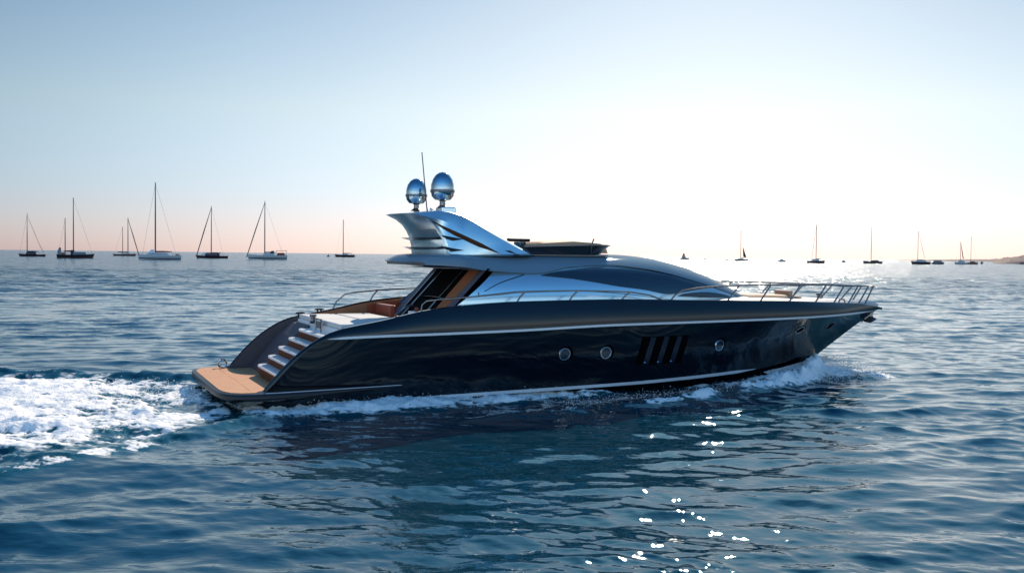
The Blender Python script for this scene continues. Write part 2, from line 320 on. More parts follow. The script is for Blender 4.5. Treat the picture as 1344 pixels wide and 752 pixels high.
def build_sea():
    r = [0.6]
    while r[-1] < 24000:
        q = r[-1]; r.append(q + (max(.3, q * .05) if q < 6 else q * 0.0042 if q < 90 else q * .008 if q < 260 else q * .025))
    r = np.array(r)
    az = np.concatenate([np.radians(np.arange(-36, 36.001, 0.12)), np.radians(36 + np.cumsum(np.linspace(.2, 6.0, 93) * 288 / np.linspace(.2, 6, 93).sum()))[:-1]])
    A, R = np.meshgrid(az, r); X = R * np.sin(A); Y = R * np.cos(A)
    H, F, dX, dY = sea_height(X, Y); X = X + dX; Y = Y + dY
    n, m = X.shape; print('sea verts', n * m)
    co = np.stack([X, Y, H], -1).reshape(-1, 3); co = np.vstack([co, [[0, 0, 0]]])
    fo = np.append(F.reshape(-1), 0.0)
    i, j = np.meshgrid(np.arange(n - 1), np.arange(m), indexing='ij'); j2 = (j + 1) % m
    Q = np.stack([i * m + j, i * m + j2, (i + 1) * m + j2, (i + 1) * m + j], -1).reshape(-1, 4)[:, ::-1]
    c = co.shape[0] - 1; j = np.arange(m)
    fan = np.stack([np.full(m, c), (j + 1) % m, j], -1)
    P = co[Q]; nrm = np.cross(P[:, 2] - P[:, 0], P[:, 3] - P[:, 1]); sgn = np.sign(nrm[:, 2]).mean()
    if sgn < 0: Q = Q[:, ::-1]; nrm = -nrm; fan = fan[:, ::-1]
    vn = np.zeros_like(co)
    for k in range(4): np.add.at(vn, Q[:, k], nrm)
    vn[c] = (0, 0, 1); vn /= np.linalg.norm(vn, axis=1)[:, None]
    xl, yl = to_local(co[:, 0], co[:, 1])
    isf = (fo[Q].max(1) > 0.30) & (np.hypot(P[:, 0, 0], P[:, 0, 1]) < 200)
    def part(name, q, tri=None):
        used = np.unique(q.reshape(-1) if tri is None else np.concatenate([q.reshape(-1), tri.reshape(-1)]))
        mp = -np.ones(len(co), int); mp[used] = np.arange(len(used))
        me = bpy.data.meshes.new(name); me.vertices.add(len(used)); me.vertices.foreach_set('co', co[used].reshape(-1))
        loops = mp[q].reshape(-1); st = np.arange(len(q)) * 4; tot = np.full(len(q), 4)
        if tri is not None:
            st = np.concatenate([st, len(loops) + np.arange(len(tri)) * 3]); tot = np.concatenate([tot, np.full(len(tri), 3)]); loops = np.concatenate([loops, mp[tri].reshape(-1)])
        me.loops.add(len(loops)); me.loops.foreach_set('vertex_index', loops.astype(np.int32))
        me.polygons.add(len(st)); me.polygons.foreach_set('loop_start', st.astype(np.int32)); me.polygons.foreach_set('loop_total', tot.astype(np.int32))
        me.update(calc_edges=True); me.polygons.foreach_set('use_smooth', [True] * len(st))
        at = me.attributes.new('foam', 'FLOAT', 'POINT'); at.data.foreach_set('value', fo[used].astype(np.float32))
        at = me.attributes.new('offing', 'FLOAT', 'POINT'); at.data.foreach_set('value', smooth01(35, 240, np.hypot(co[used, 0], co[used, 1])).astype(np.float32))
        me.normals_split_custom_set_from_vertices(vn[used].tolist())
        me.materials.append(SEA); o = bpy.data.objects.new(name, me); COL.objects.link(o); return o
    part('sea', Q[~isf], fan)['kind'] = 'structure'
    f = part('wake_foam', Q[isf]); tag(f, 'churned white foam of the wake behind and along the black yacht', 'foam', kind='stuff')

def sea_material():
    m = bpy.data.materials.new('sea_water'); m.use_nodes = True; n = m.node_tree.nodes; l = m.node_tree.links; n.clear()
    out = n.new('ShaderNodeOutputMaterial'); W = n.new('ShaderNodeBsdfPrincipled'); Fm = n.new('ShaderNodeBsdfPrincipled'); mix = n.new('ShaderNodeMixShader')
    W.inputs['Base Color'].default_value = (0.001, 0.036, 0.062, 1); W.inputs['Roughness'].default_value = 0.02; W.inputs['IOR'].default_value = 1.52; W.inputs['Specular Tint'].default_value = (.5, .9, 1, 1)
    tc = n.new('ShaderNodeTexCoord'); geo = tc.outputs['Object']
    def noise(scale, detail, sx=1, sy=1, rz=0.0, dist=0.0):
        mp = n.new('ShaderNodeMapping'); mp.inputs['Scale'].default_value = (sx, sy, 1); mp.inputs['Rotation'].default_value = (0, 0, rz)
        nz = n.new('ShaderNodeTexNoise'); nz.inputs['Scale'].default_value = scale; nz.inputs['Detail'].default_value = detail; nz.inputs['Distortion'].default_value = dist
        l.new(geo, mp.inputs[0]); l.new(mp.outputs[0], nz.inputs['Vector']); return nz.outputs['Fac']
    def bump(hsock, strength, dist, prev=None):
        b = n.new('ShaderNodeBump'); b.inputs['Strength'].default_value = strength; b.inputs['Distance'].default_value = dist
        l.new(hsock, b.inputs['Height'])
        if prev: l.new(prev, b.inputs['Normal'])
        return b.outputs[0]
    fa = n.new('ShaderNodeAttribute'); fa.attribute_name = 'offing'      # open water whose waves are finer than the mesh
    b0 = bump(noise(.35, 3, .5, 1, .1, .2), 1.0, 0.0); bn = b0.node; sc0 = n.new('ShaderNodeMath'); sc0.operation = 'MULTIPLY'; sc0.inputs[1].default_value = 1.7
    l.new(fa.outputs['Fac'], sc0.inputs[0]); l.new(sc0.outputs[0], bn.inputs['Distance'])
    sc1 = n.new('ShaderNodeMath'); sc1.operation = 'MULTIPLY_ADD'; sc1.inputs[1].default_value = 0.42; sc1.inputs[2].default_value = BUMP[0]; l.new(fa.outputs['Fac'], sc1.inputs[0])
    b1 = bump(noise(0.9, 3, .45, 1, .12, .3), 1.0, BUMP[0], b0); l.new(sc1.outputs[0], b1.node.inputs['Distance'])
    rg = n.new('ShaderNodeMath'); rg.operation = 'MULTIPLY_ADD'; rg.inputs[1].default_value = 0.12; rg.inputs[2].default_value = 0.02; l.new(fa.outputs['Fac'], rg.inputs[0]); l.new(rg.outputs[0], W.inputs['Roughness'])
    b2 = bump(noise(3.2, 3, .5, 1, -.1, .6), 1.0, BUMP[1], b1)
    b3 = bump(noise(11, 2, .6, 1, .1), 1.0, BUMP[2], b2)
    l.new(b3, W.inputs['Normal'])
    # foam coverage: attribute against a fine ragged threshold
    at = n.new('ShaderNodeAttribute'); at.attribute_name = 'foam'
    def ma(op, a, b_, clamp=False):
        q = n.new('ShaderNodeMath'); q.operation = op; q.use_clamp = clamp
        for s, v in ((0, a), (1, b_)):
            if hasattr(v, 'links'): l.new(v, q.inputs[s])
            else: q.inputs[s].default_value = v
        return q.outputs[0]
    vo = n.new('ShaderNodeTexVoronoi'); vo.feature = 'SMOOTH_F1'; vo.inputs['Scale'].default_value = 4.5; vo.inputs['Smoothness'].default_value = .3
    ds = n.new('ShaderNodeTexNoise'); ds.inputs['Scale'].default_value = 3; ds.inputs['Detail'].default_value = 6; l.new(geo, ds.inputs['Vector'])
    va = n.new('ShaderNodeVectorMath'); va.operation = 'ADD'; sc_ = n.new('ShaderNodeVectorMath'); sc_.operation = 'SCALE'; sc_.inputs[3].default_value = .35
    l.new(ds.outputs['Color'], sc_.inputs[0]); vm = n.new('ShaderNodeMapping'); vm.inputs['Rotation'].default_value = (0, 0, -YTH); vm.inputs['Scale'].default_value = (.5, 1, 1); l.new(geo, vm.inputs[0]); l.new(vm.outputs[0], va.inputs[0]); l.new(sc_.outputs[0], va.inputs[1]); l.new(va.outputs[0], vo.inputs['Vector'])
    fn = noise(4.5, 9, .42, 1, -YTH, .4); thr = ma('ADD', ma('MULTIPLY', fn, 1.25), ma('MULTIPLY', ma('SUBTRACT', 0.5, vo.outputs['Distance']), .55))
    d = ma('SUBTRACT', ma('MULTIPLY', at.outputs['Fac'], 1.36), thr)
    fac = ma('MULTIPLY', d, 3.2, True); gate = ma('MULTIPLY', ma('SUBTRACT', at.outputs['Fac'], .06), 6, True); fac = ma('MULTIPLY', fac, gate)
    Fm.inputs['Base Color'].default_value = (0.95, 0.93, 0.89, 1); Fm.inputs['Roughness'].default_value = 0.75
    Fm.inputs['Subsurface Weight'].default_value = 0.6; Fm.inputs['Subsurface Radius'].default_value = (.12, .12, .12); Fm.inputs['Subsurface Scale'].default_value = .6
    fb = bump(noise(7, 9, .5, 1, -YTH), 1.0, .055, bump(fac, .6, .04)); l.new(fb, Fm.inputs['Normal'])
    # aerated water just under the foam is paler and greener
    am = n.new('ShaderNodeMix'); am.data_type = 'RGBA'; am.inputs[6].default_value = (0.001, 0.036, 0.062, 1); am.inputs[7].default_value = (0.015, 0.14, 0.15, 1)
    l.new(ma('MULTIPLY', at.outputs['Fac'], .8, True), am.inputs[0]); l.new(am.outputs[2], W.inputs['Base Color'])
    l.new(fac, mix.inputs[0]); l.new(W.outputs[0], mix.inputs[1]); l.new(Fm.outputs[0], mix.inputs[2]); l.new(mix.outputs[0], out.inputs[0])
    return m
BUMP = (0.024, 0.013, 0.0014)
SEA = sea_material()
build_sea()

# droplets thrown up by the bow and the chine, one mesh
def build_spray():
    V = []; F = []; g = np.random.default_rng(11)
    def drop(p, r):
        b = len(V); q = g.normal(size=3); q /= np.linalg.norm(q); a = np.cross(q, (0.3, .5, .8)); a /= np.linalg.norm(a); c = np.cross(q, a)
        e = r * (1 + g.random() * 1.5)
        for s in (a * r, -a * r, c * r, -c * r, q * e, -q * e): V.append(tuple(np.array(p) + s))
        for f in ((0, 2, 4), (2, 1, 4), (1, 3, 4), (3, 0, 4), (2, 0, 5), (1, 2, 5), (3, 1, 5), (0, 3, 5)): F.append(tuple(i + b for i in f))
    for sg in (-1, 1):
        for k in range(15000 if sg < 0 else 4000):           # sheet thrown from the stem
            u = g.random(); x0 = 22.6 - 4.2 * u ** 1.2; y0 = float(C_b(min(x0, 22.5)))
            t = g.random() ** 1.6; fwdv = 0.9 * (1 - u) + .1 * g.normal() ; out = (2.2 + .5 * g.normal()) * (0.75 + .5 * (1 - u))
            x = x0 + fwdv * t * 1.1 - .5 * u * t; y = y0 + out * t * .95
            z = 0.45 * (1 - u * .55) * (1 - t) + .95 * t * (1 - t) * (0.75 + .35 * g.normal()) * (1 - .5 * u) + .08
            if z < 0.03: z = 0.03 + .05 * g.random()
            drop((x, sg * y, z), 0.005 + .013 * g.random() ** 3)
        for k in range(2600):                                # beads over the chine foam and the bow wave crest
            if g.random() < .45:
                x = 1.5 + 8 * g.random(); y = float(C_b(max(x, 0))) + abs(g.normal()) * .55 + .1; z = .16 + abs(g.normal()) * .09
            else:
                x = 8 + 13 * g.random(); y = float(crest_y(x)) + g.normal() * .22; z = .22 + abs(g.normal()) * .10 + .01 * (x - 8)
            drop((x, sg * y, z), 0.004 + .010 * g.random() ** 3)
    for k in range(4500):                                    # over the stern wake
        x = -1.2 - 9 * g.random(); w_ = 3.2 - (x + .8) * .6; y = w_ * .55 * (2 * g.random() - 1) - .6; z = .32 + abs(g.normal()) * .13
        drop((x, y, z), 0.004 + .011 * g.random() ** 3)
    ms = mat('spray_droplets', (0.85, 0.86, 0.86), 0.35)
    o = mk('spray', V, F, ms, None, True); o.location = (YO[0], YO[1], 0); o.rotation_euler = (0, 0, YTH)
    tag(o, 'fine white spray thrown up beside the hull and behind the stern of the black yacht', 'spray', kind='stuff')
build_spray()
# ------------------------------------------------------------------ the motor yacht
Y = empty('motor_yacht', (YO[0], YO[1], 0), YTH)
tag(Y, 'long black motor yacht with silver superstructure, racing across the foreground', 'yacht')

def line(fx, xs, xe, xa, n):                        # helper: sample x from xa to xe, denser at the bow
    t = np.linspace(0, 1, n); t = 1 - (1 - t) ** 1.25; return xa + (xe - xa) * t

def hull():
    n = 130; T = 1 - (1 - np.linspace(0, 1, n)) ** 1.3
    def L(xe, fb, fz, xa=.33): x = xa + (xe - xa) * T; return x, fb(x), fz(x)
    xs, sb, sz = L(XE['S'], S_b, S_z); xk, kb, kz = L(XE['K'], K_b, K_z); xm, mb_, mz = L(XE['M'], M_b, M_z); xc, cb, cz = L(XE['C'], C_b, C_z)
    mz = np.minimum(mz, kz - 0.03 - .1 * T * 0)
    mb = MB()
    for s in (-1, 1):
        # topsides from chine through mid to knuckle (quadratic), then the inward leaning band above it
        G = []
        for u in np.linspace(0, 1, 13):
            a, b, c = 2 * (u - .5) * (u - 1), 4 * u * (1 - u), 2 * u * (u - .5)
            G.append(np.stack([a * xc + b * xm + c * xk, s * np.maximum(a * cb + b * mb_ + c * kb, .012), a * cz + b * mz + c * kz], -1))
        mb.grid(G, flip=s < 0)
        G = []
        for u in np.linspace(0, 1, 7):
            bul = .035 * np.sin(math.pi * u) * np.clip((sz - kz) / .6, 0, 1)
            G.append(np.stack([xk + (xs - xk) * u, s * (kb + (sb - kb) * u ** 1.5 + bul), kz + (sz - kz) * u], -1))
        mb.grid(G, flip=s < 0)
        # bottom
        xb = .33 + (XE['B'] - .33) * T; zb = np.interp(xb, [0, 16, 19.5, 21, 21.9], [-.65, -.6, -.35, -.1, .15])
        G = [np.stack([xb, np.full(n, s * .01), zb], -1), np.stack([xc, s * (cb - .10 * (cb > .3)), cz - .05], -1), np.stack([xc, s * cb, cz], -1)]
        mb.grid(G, flip=s < 0)
        # cap rail and inner face
        inn = np.maximum(sb - np.interp(xs, [.3, 2.0, 3.2], [.07, .09, .20]), .006); dz = np.where(xs < 2.25, .6, np.where(xs < 6.4, 1.9, sz - .07))
        G = [np.stack([xs, s * sb, sz], -1), np.stack([xs, s * (sb - .03), sz + .025], -1), np.stack([xs, s * (inn + .03 * (inn > .05)), sz + .025], -1), np.stack([xs, s * inn, sz], -1), np.stack([xs, s * inn, dz], -1)]
        mb.grid(G, flip=s < 0)
    # transom closing the ends of the wings
    for s in (-1, 1):
        x = .33; P = [(x, s * C_b(x), C_z(x)), (x, s * M_b(x), M_z(x)), (x, s * 3.04, .5), (x, s * 3.02, .62), (x, s * 2.82, .62), (x, s * 2.8, 0)]
        mb.add(P, [tuple(range(6)) if s > 0 else tuple(range(6))[::-1]])
    return mb.build('hull', M['hull'], Y, auto=False)
H = hull()
sharp(H, .45)

def hull_y(x, z):                                   # outer surface of the topsides
    x = float(x); p = [(float(C_z(x)), float(C_b(x))), (float(M_z(x)), float(M_b(x))), (float(K_z(x)), float(K_b(x))), (float(S_z(x)), float(S_b(x)))]
    if z <= p[2][0]:
        (z0, b0), (z1, b1), (z2, b2) = p[:3]
        # same quadratic as the mesh, solved for u by bisection
        lo, hi = 0.0, 1.0
        for _ in range(30):
            u = (lo + hi) / 2; zz = 2 * (u - .5) * (u - 1) * z0 + 4 * u * (1 - u) * z1 + 2 * u * (u - .5) * z2
            if zz < z: lo = u
            else: hi = u
        return 2 * (u - .5) * (u - 1) * b0 + 4 * u * (1 - u) * b1 + 2 * u * (u - .5) * b2
    u = (z - p[2][0]) / (p[3][0] - p[2][0]); return p[2][1] + (p[3][1] - p[2][1]) * u ** 1.5 + .035 * math.sin(math.pi * min(u, 1))
from mathutils.bvhtree import BVHTree
def hull_hit(x, z, s=-1):                           # exact point on the hull mesh
    d = H.data; 
    if not hasattr(hull_hit, 't'): hull_hit.t = BVHTree.FromPolygons([v.co for v in d.vertices], [p.vertices[:] for p in d.polygons])
    r = hull_hit.t.ray_cast(Vector((x, s * 8, z)), Vector((0, -s, 0))); return r[0], r[1]

def strip(name, fx, fy, fz, xa, xb, w0, m, taper=(.4, .8), n=120, dn=0.02):
    for s in (-1, 1):
        xs = np.linspace(xa, xb, n); hw = w0 / 2 * np.clip(np.minimum((xs - xa) / taper[0] + .1, (xb - xs) / taper[1] + .1), 0, 1)
        pr = [(-1, 0), (-.8, 1), (.8, 1), (1, 0)]; G = []
        for a, o in pr: G.append(np.stack([xs, s * (fy(xs) + dn * o - .01), fz(xs) + a * hw], -1))
        mb = MB().grid(G, flip=s < 0); mb.build(name, m, Y)
strip('rub_rail', None, K_b, lambda x: K_z0(x), 2.07, 25.3, .085, M['stripe'], (.5, 1.5), dn=.03)
strip('waterline_stripe', None, lambda x: C_b(x) + .012, lambda x: C_z(x) + .03, .1, 17.9, .115, M['stripe'], (2.0, 1.2), dn=.02)

# swim platform
half = [(-.90, 0), (-.90, 1.2), (-.88, 2.3), (-.82, 2.85), (-.68, 3.22), (-.42, 3.42), (0, 3.5), (.6, 3.5), (1.8, 3.36), (3.2, 3.19), (4.6, 3.02), (4.6, 2.9), (1.2, 2.7), (1.2, 0)]
full = half + [(x, -y) for x, y in half[-2:0:-1]]
mb = MB(); loops = []
def ring(sc, z, dx=0): return [(x, y, .6 + (z - .6) * max(0.12, 1 - max(0, x - .8) / 4.2)) for x, y, z in ring0(sc, z, dx)]
def ring0(sc, z, dx=0): return [(x if x > 1 else (x * (1 if x > 0 else sc) + dx), y * (1 - (1 - sc) * .55), z) for x, y in full]
for sc, z, dx in ((.97, .598, .0), (.995, .585, 0), (1.01, .54, 0), (1.01, .46, .0), (.99, .42, .02), (.9, .36, .08), (.3, -.02, .15), (0.0, -.35, .3)): loops.append(ring(sc, z, dx))
nn = len(full); V = [p for lp in loops for p in lp]; F = [tuple(range(nn))[::-1]]
for i in range(len(loops) - 1):
    for k in range(nn): F.append((i * nn + k, i * nn + (k + 1) % nn, (i + 1) * nn + (k + 1) % nn, (i + 1) * nn + k))
plat = MB().add(V, F).build('swim_platform', M['navy_lip'], Y)
plat.data.materials.append(M['hull'])
for p in plat.data.polygons:
    if p.center.z < .42: p.material_index = 1
tk = [(-.76, 0), (-.76, 2.2), (-.70, 2.7), (-.55, 3.08), (-.3, 3.25), (.05, 3.28), (.22, 3.0), (-.02, 2.7), (.0, 0)]
tk = tk + [(x, -y) for x, y in tk[-2:0:-1]]; tk = [(x if abs(y) < 2.65 or True else x, y) for x, y in tk]
MB().prism(tk, .59, .612).build('teak_inlay', M['teak'], Y, smooth=False)
fl = [(.02, 0), (.0, 2.7), (.24, 3.0), (.42, 2.8), (1.3, 2.8), (1.3, -2.8), (.42, -2.8), (.24, -3.0), (.0, -2.7)]
MB().prism(fl, .585, .606).build('platform_floor', M['teak'], Y, smooth=False)
# teak-coloured trim on the platform fin
for s in (-1, 1):
    MB().tube([(x, s * (float(np.interp(x, [.6, 1.8, 3.2, 4.6], [3.47, 3.34, 3.17, 3.0]))), .602) for x in np.linspace(.3, 4.5, 14)], [.014] * 13 + [.006]).build('platform_trim', M['stripe'], Y)

# stairs up to the cockpit
for i in range(5):
    x = .80 + .31 * i; z = .93 + .27 * i; y0, y1 = -2.79, .80 - .02 * i
    out = [(x + .5, y0), (x, y0), (x, y1 - .5)] + [(x + .5 * (1 - math.cos(a)) * 1.0 * .5, y1 - .5 + .5 * math.sin(a)) for a in np.linspace(.2, math.pi / 2, 7)] + [(x + .5, y1)]
    t = MB().prism([(a, b) for a, b in out][::-1], z - .045, z + .02).build('stair_tread', M['white'], Y, smooth=False, bevel=.012)
    MB().box((x + .24, (y0 + y1 - .1) / 2, z - .15), (.36, y1 - y0 - .14, .215)).build('stair_riser', M['teak_dark'], Y, smooth=False)
for s in (-1, 1):                                   # grey inner faces of the two stern wings
    xs = np.linspace(.36, 3.1, 26); yi = S_b(xs) - np.interp(xs, [.3, 2.0, 3.2], [.07, .09, .20]) - .012
    MB().grid([np.stack([xs, s * yi, S_z(xs) - .02], -1), np.stack([xs, s * yi, np.where(xs < 2.3, .60, 1.95)], -1)], flip=s > 0).build('wing_lining', M['grey'], Y)
# dark garage lid beside the stairs
prof = [(1.02, .606), (1.35, 1.05), (1.95, 1.75), (2.35, 2.08), (2.9, 2.2), (2.9, .606)]
V = [(x, .74, z) for x, z in prof] + [(x, 2.79, z) for x, z in prof]; k = len(prof)
MB().add(V, [tuple(range(k)), tuple(range(k, 2 * k))[::-1]] + [(i, i + k, (i + 1) % k + k, (i + 1) % k) for i in range(k)]).build('garage_lid', M['grey'], Y, smooth=False, bevel=.03)
# cockpit: floor, sunbed, sofa, table, headrests
MB().box((4.7, 0, 1.87), (4.4, 5.7, .06)).build('cockpit_floor', M['teak'], Y, smooth=False)
MB().box((3.75, -.1, 2.05), (2.5, 5.2, .34)).build('sunbed_base', M['white'], Y, smooth=False, bevel=.05)
for (x0, x1, y0, y1) in ((2.55, 3.75, -2.65, -.1), (2.55, 3.75, -.06, 2.5), (3.79, 4.98, -2.65, -.1), (3.79, 4.98, -.06, 2.5)):
    MB().box(((x0 + x1) / 2, (y0 + y1) / 2, 2.29), (x1 - x0, y1 - y0, .15)).build('sunbed_cushion', M['cushion'], Y, bevel=.06)
MB().box((5.35, 1.9, 2.42), (.25, 1.6, .55)).build('sofa_back', M['red'], Y, bevel=.07)
MB().box((6.0, 1.9, 2.2), (1.0, 1.6, .25)).build('sofa_seat', M['tan'], Y, bevel=.07)
MB().box((5.55, -1.1, 2.38), (.55, .9, .46)).build('wet_bar', M['white'], Y, bevel=.03)
for y in (-2.45, -2.1): MB().lathe((5.75, y, 2.55), [(.001, -.17), (.10, -.14), (.15, 0), (.12, .12), (.001, .17)], 16).build('headrest', M['tan'], Y)
for s in (-1, 1):                                   # leather lining of the cockpit bulwark
    xs = np.linspace(3.2, 6.9, 30); G = [np.stack([xs, s * (S_b(xs) - .215), S_z(xs) - .03], -1), np.stack([xs, s * (S_b(xs) - .225), np.full(30, 1.95)], -1)]
    MB().grid(G, flip=s > 0).build('bulwark_lining', M['lining'], Y)
    xs = np.linspace(5.0, 7.2, 16); G = [np.stack([xs, s * (S_b(xs) - .235), S_z(xs) - .10], -1), np.stack([xs, s * (S_b(xs) - .24), np.full(16, 2.35)], -1)]
    MB().grid(G, flip=s > 0).build('lining_cushion', M['red'], Y)
# stern gate hardware: posts, gate, winch, small rail, cleats
g = MB().tube([(2.35, -.6, 2.05), (2.35, -.6, 2.42), (2.35, -1.25, 2.42), (2.35, -1.25, 2.05)], .025); g.box((2.36, -.92, 2.25), (.03, .5, .22)); g.build('stern_gate', M['steel'], Y)
MB().lathe((2.5, .35, 2.2), [(.11, 0), (.13, .03), (.07, .08), (.07, .18), (.12, .24), (.10, .28)], 20).build('winch', M['steel'], Y)
MB().tube([(4.15, -2.85, 2.35), (4.15, -2.85, 2.62), (4.6, -2.6, 2.86), (4.8, -2.5, 2.9)], .035).build('gate_lever', M['steel'], Y)
MB().lathe((4.95, -2.4, 2.62), [(.02, -.2), (.06, -.15), (.04, 0), (.08, .12), (.04, .2)], 12).build('shower_head', M['red'], Y)
for x in (2.7, 3.35):
    z = float(S_z(x)) + .03
    c = MB().tube([(x - .16, 2.98, z + .05), (x - .08, 2.98, z + .06), (x + .08, 2.98, z + .06), (x + .16, 2.98, z + .05)], [.02, .035, .035, .02]); c.tube([(x - .06, 2.98, z - .02), (x - .06, 2.98, z + .06)], .03); c.tube([(x + .06, 2.98, z - .02), (x + .06, 2.98, z + .06)], .03)
    c.build('cleat', M['black'], Y)
c = MB(); c.tube([(.27 - .13 + .13 * math.cos(a), 2.98, .76 + .13 * math.sin(a)) for a in np.linspace(-.9, 4.6, 18)], .035); c.tube([(.45, 2.98, .7), (.25, 2.98, .62), (.1, 2.98, .60)], .04); c.build('stern_fairlead', M['chrome'], Y)

# decks
def deck_sheet(xa, xb, dz, camber, name, m):
    xs = np.linspace(xa, xb, 50); G = []
    for v in np.linspace(-1, 1, 13):
        b = np.maximum(S_b(xs) - .19, .005); G.append(np.stack([xs, v * b, S_z(xs) - dz + camber * (1 - v * v)], -1))
    MB().grid(G, flip=True).build(name, m, Y)
deck_sheet(6.3, 25.7, .05, .20, 'deck', M['deck'])
V = []
prof = [(15.9, 2.86, .0), (16.6, 3.0, 0), (19.5, 2.98, 0), (21.2, 2.88, 0)]
xs = np.linspace(18.0, 21.3, 24); G = []
for v in np.linspace(-1, 1, 15):
    e = np.clip(np.minimum((xs - 18.0) / .25, (21.3 - xs) / .35), 0, 1) ** .5 * (1 - abs(v) ** 6) ** .5
    G.append(np.stack([xs, v * np.interp(xs, [18, 21.3], [1.45, .8]), S_z(xs) + .02 + .20 * e], -1))
MB().grid(G, flip=True).build('foredeck_sunpad', M['tan'], Y)
MB().box((20.55, -.3, 3.08), (.18, .9, .2)).build('sunpad_headrest', M['tan'], Y, bevel=.05)
c = MB(); c.lathe((22.6, 0, 2.72), [(.16, 0), (.18, .04), (.09, .1), (.09, .22), (.15, .27), (.1, .32)], 20); c.build('windlass', M['steel'], Y)
for s in (-1, 1):
    MB().tube([(22.9, s * .75, 2.72), (23.0, s * .7, 2.82), (23.3, s * .6, 2.82), (23.4, s * .55, 2.72)], .03).build('bow_cleat', M['steel'], Y)

# bulkhead with doors under the overhang: leans forward going up
def bh(y, z, off=0.0): return (6.15 + (z - 2.77) * 0.95 + .25 * (1 - abs(y) / 2.4) * 0 - off, y, z)
def panel(name, y0b, y1b, y0t, y1t, zb, zt_, m, off=.0, th=.03):
    V = [bh(y0b, zb, off), bh(y1b, zb, off), bh(y1t, zt_, off), bh(y0t, zt_, off)]; V += [(x + th, y, z) for x, y, z in V]
    MB().add(V, [(0, 1, 2, 3), (7, 6, 5, 4), (0, 4, 5, 1), (1, 5, 6, 2), (2, 6, 7, 3), (3, 7, 4, 0)]).build(name, m, Y, smooth=False)
panel('aft_bulkhead', -2.3, 2.3, -2.3, 2.2, 1.95, 3.98, M['void'], 0, .08)
for s in (-1, 1):
    panel('door_drape', s * 1.75, s * 2.3, s * 1.9, s * 2.25, 1.95, 3.97, M['curtain'], .03)
panel('door_frame', -.62, -.50, -.62, -.50, 1.95, 3.97, M['steel'], .045)
panel('door_frame', 1.2, 1.32, 1.2, 1.32, 1.95, 3.97, M['steel'], .045)
panel('door_post', 1.62, 1.72, 1.8, 1.9, 1.95, 3.97, M['steel'], .045)
panel('orange_curtain', -1.85, -1.15, -1.85, -1.05, 2.2, 3.97, M['orange'], .05)

# cabin sides and front: superellipse sections over the deck
def xa_of(z): return 6.08 + (z - 2.77) * 1.33
G = []
ang = np.linspace(0, 1, 34)
XB = np.linspace(0, 1, 90)
for q in ang:
    row = []
    for s_ in XB:
        # height fraction q -> z depends on x; iterate for the slanted aft edge
        x = 6.1 + s_ * 12.45
        for _ in range(4):
            f = math.sin(q * math.pi / 2); z = Z0 + f * (float(zt(x)) - Z0); x = xa_of(z) * (1 - s_) + s_ * 18.55
        yy = float(wt(x)) * max(0.0, 1 - f ** PW) ** (1 / PW); row.append((x, -yy, z))
    G.append(row)
G = np.array(G); G[-6:, :, 2] -= .03; G2 = G[::-1].copy(); G2[:, :, 1] *= -1; G = np.concatenate([G, G2[1:]], 0)
cab = MB().grid(G, flip=True).build('cabin', M['silver'], Y, auto=False)
# narrow return along the slanted aft edge
e = G[:, 0, :]; e2 = e.copy(); e2[:, 1] *= .93; e2[:, 0] += .12; MB().grid([e, e2]).build('cabin_edge', M['silver_dark'], Y)

# roof shell standing slightly proud, running aft as an overhang
rx = np.concatenate([np.linspace(4.16, 5.2, 20), np.linspace(5.3, 18.3, 80)]); G = []
for x in rx:
    z0 = float(zl(x)); ztx = float(zt(x)) + .03; row = []
    f0 = min(.985, max((z0 - Z0) / (ztx - Z0), 0)); q0 = math.asin(f0) ; qs = np.linspace(q0, math.pi / 2, 16)
    k = 1.0 if x > 5.2 else 1.0
    for q in qs:
        f = math.sin(q); yy = (float(wt(x))) * max(0, 1 - f ** PW) ** (1 / PW) + .035
        if x < 9.0:      # fuller edge on the overhang
            u = (q - q0) / (math.pi / 2 - q0); yo = (float(wt(x)) * .985) * max(0, 1 - (u ** 2.2)) ** (1 / 2.6); a = float(smooth01(9.0, 5.0, x)); yy = yy * (1 - a) + yo * a
        if q == qs[-1]: yy = 0
        row.append((x, -yy, Z0 + f * (ztx - Z0)))
    row = row + [(a, -b, c) for a, b, c in row[-2::-1]]
    lip = [(row[0][0], row[0][1] + .07, row[0][2] - .015)]; lip2 = [(row[-1][0], row[-1][1] - .07, row[-1][2] - .015)]
    G.append(lip + row + lip2)
G = np.array(G)
gs = 1 - smooth01(4.16, 7.6, G[:, :, 0]); G[:, :, 0] += gs * (.72 + .85 * (G[:, :, 1] / 2.4) ** 2)
mb = MB().grid(G)
a = G[0]; mb.add(a, [tuple(range(len(a)))])
U = np.array([[p[0], p[-1]] for p in G[:44]]); mb.grid(U, flip=True)
roof = mb.build('roof', M['roof'], Y)
MB().box((6.3, 0, 3.985), (1.2, 3.0, .02)).build('ceiling_panel', M['white'], Y, smooth=False)

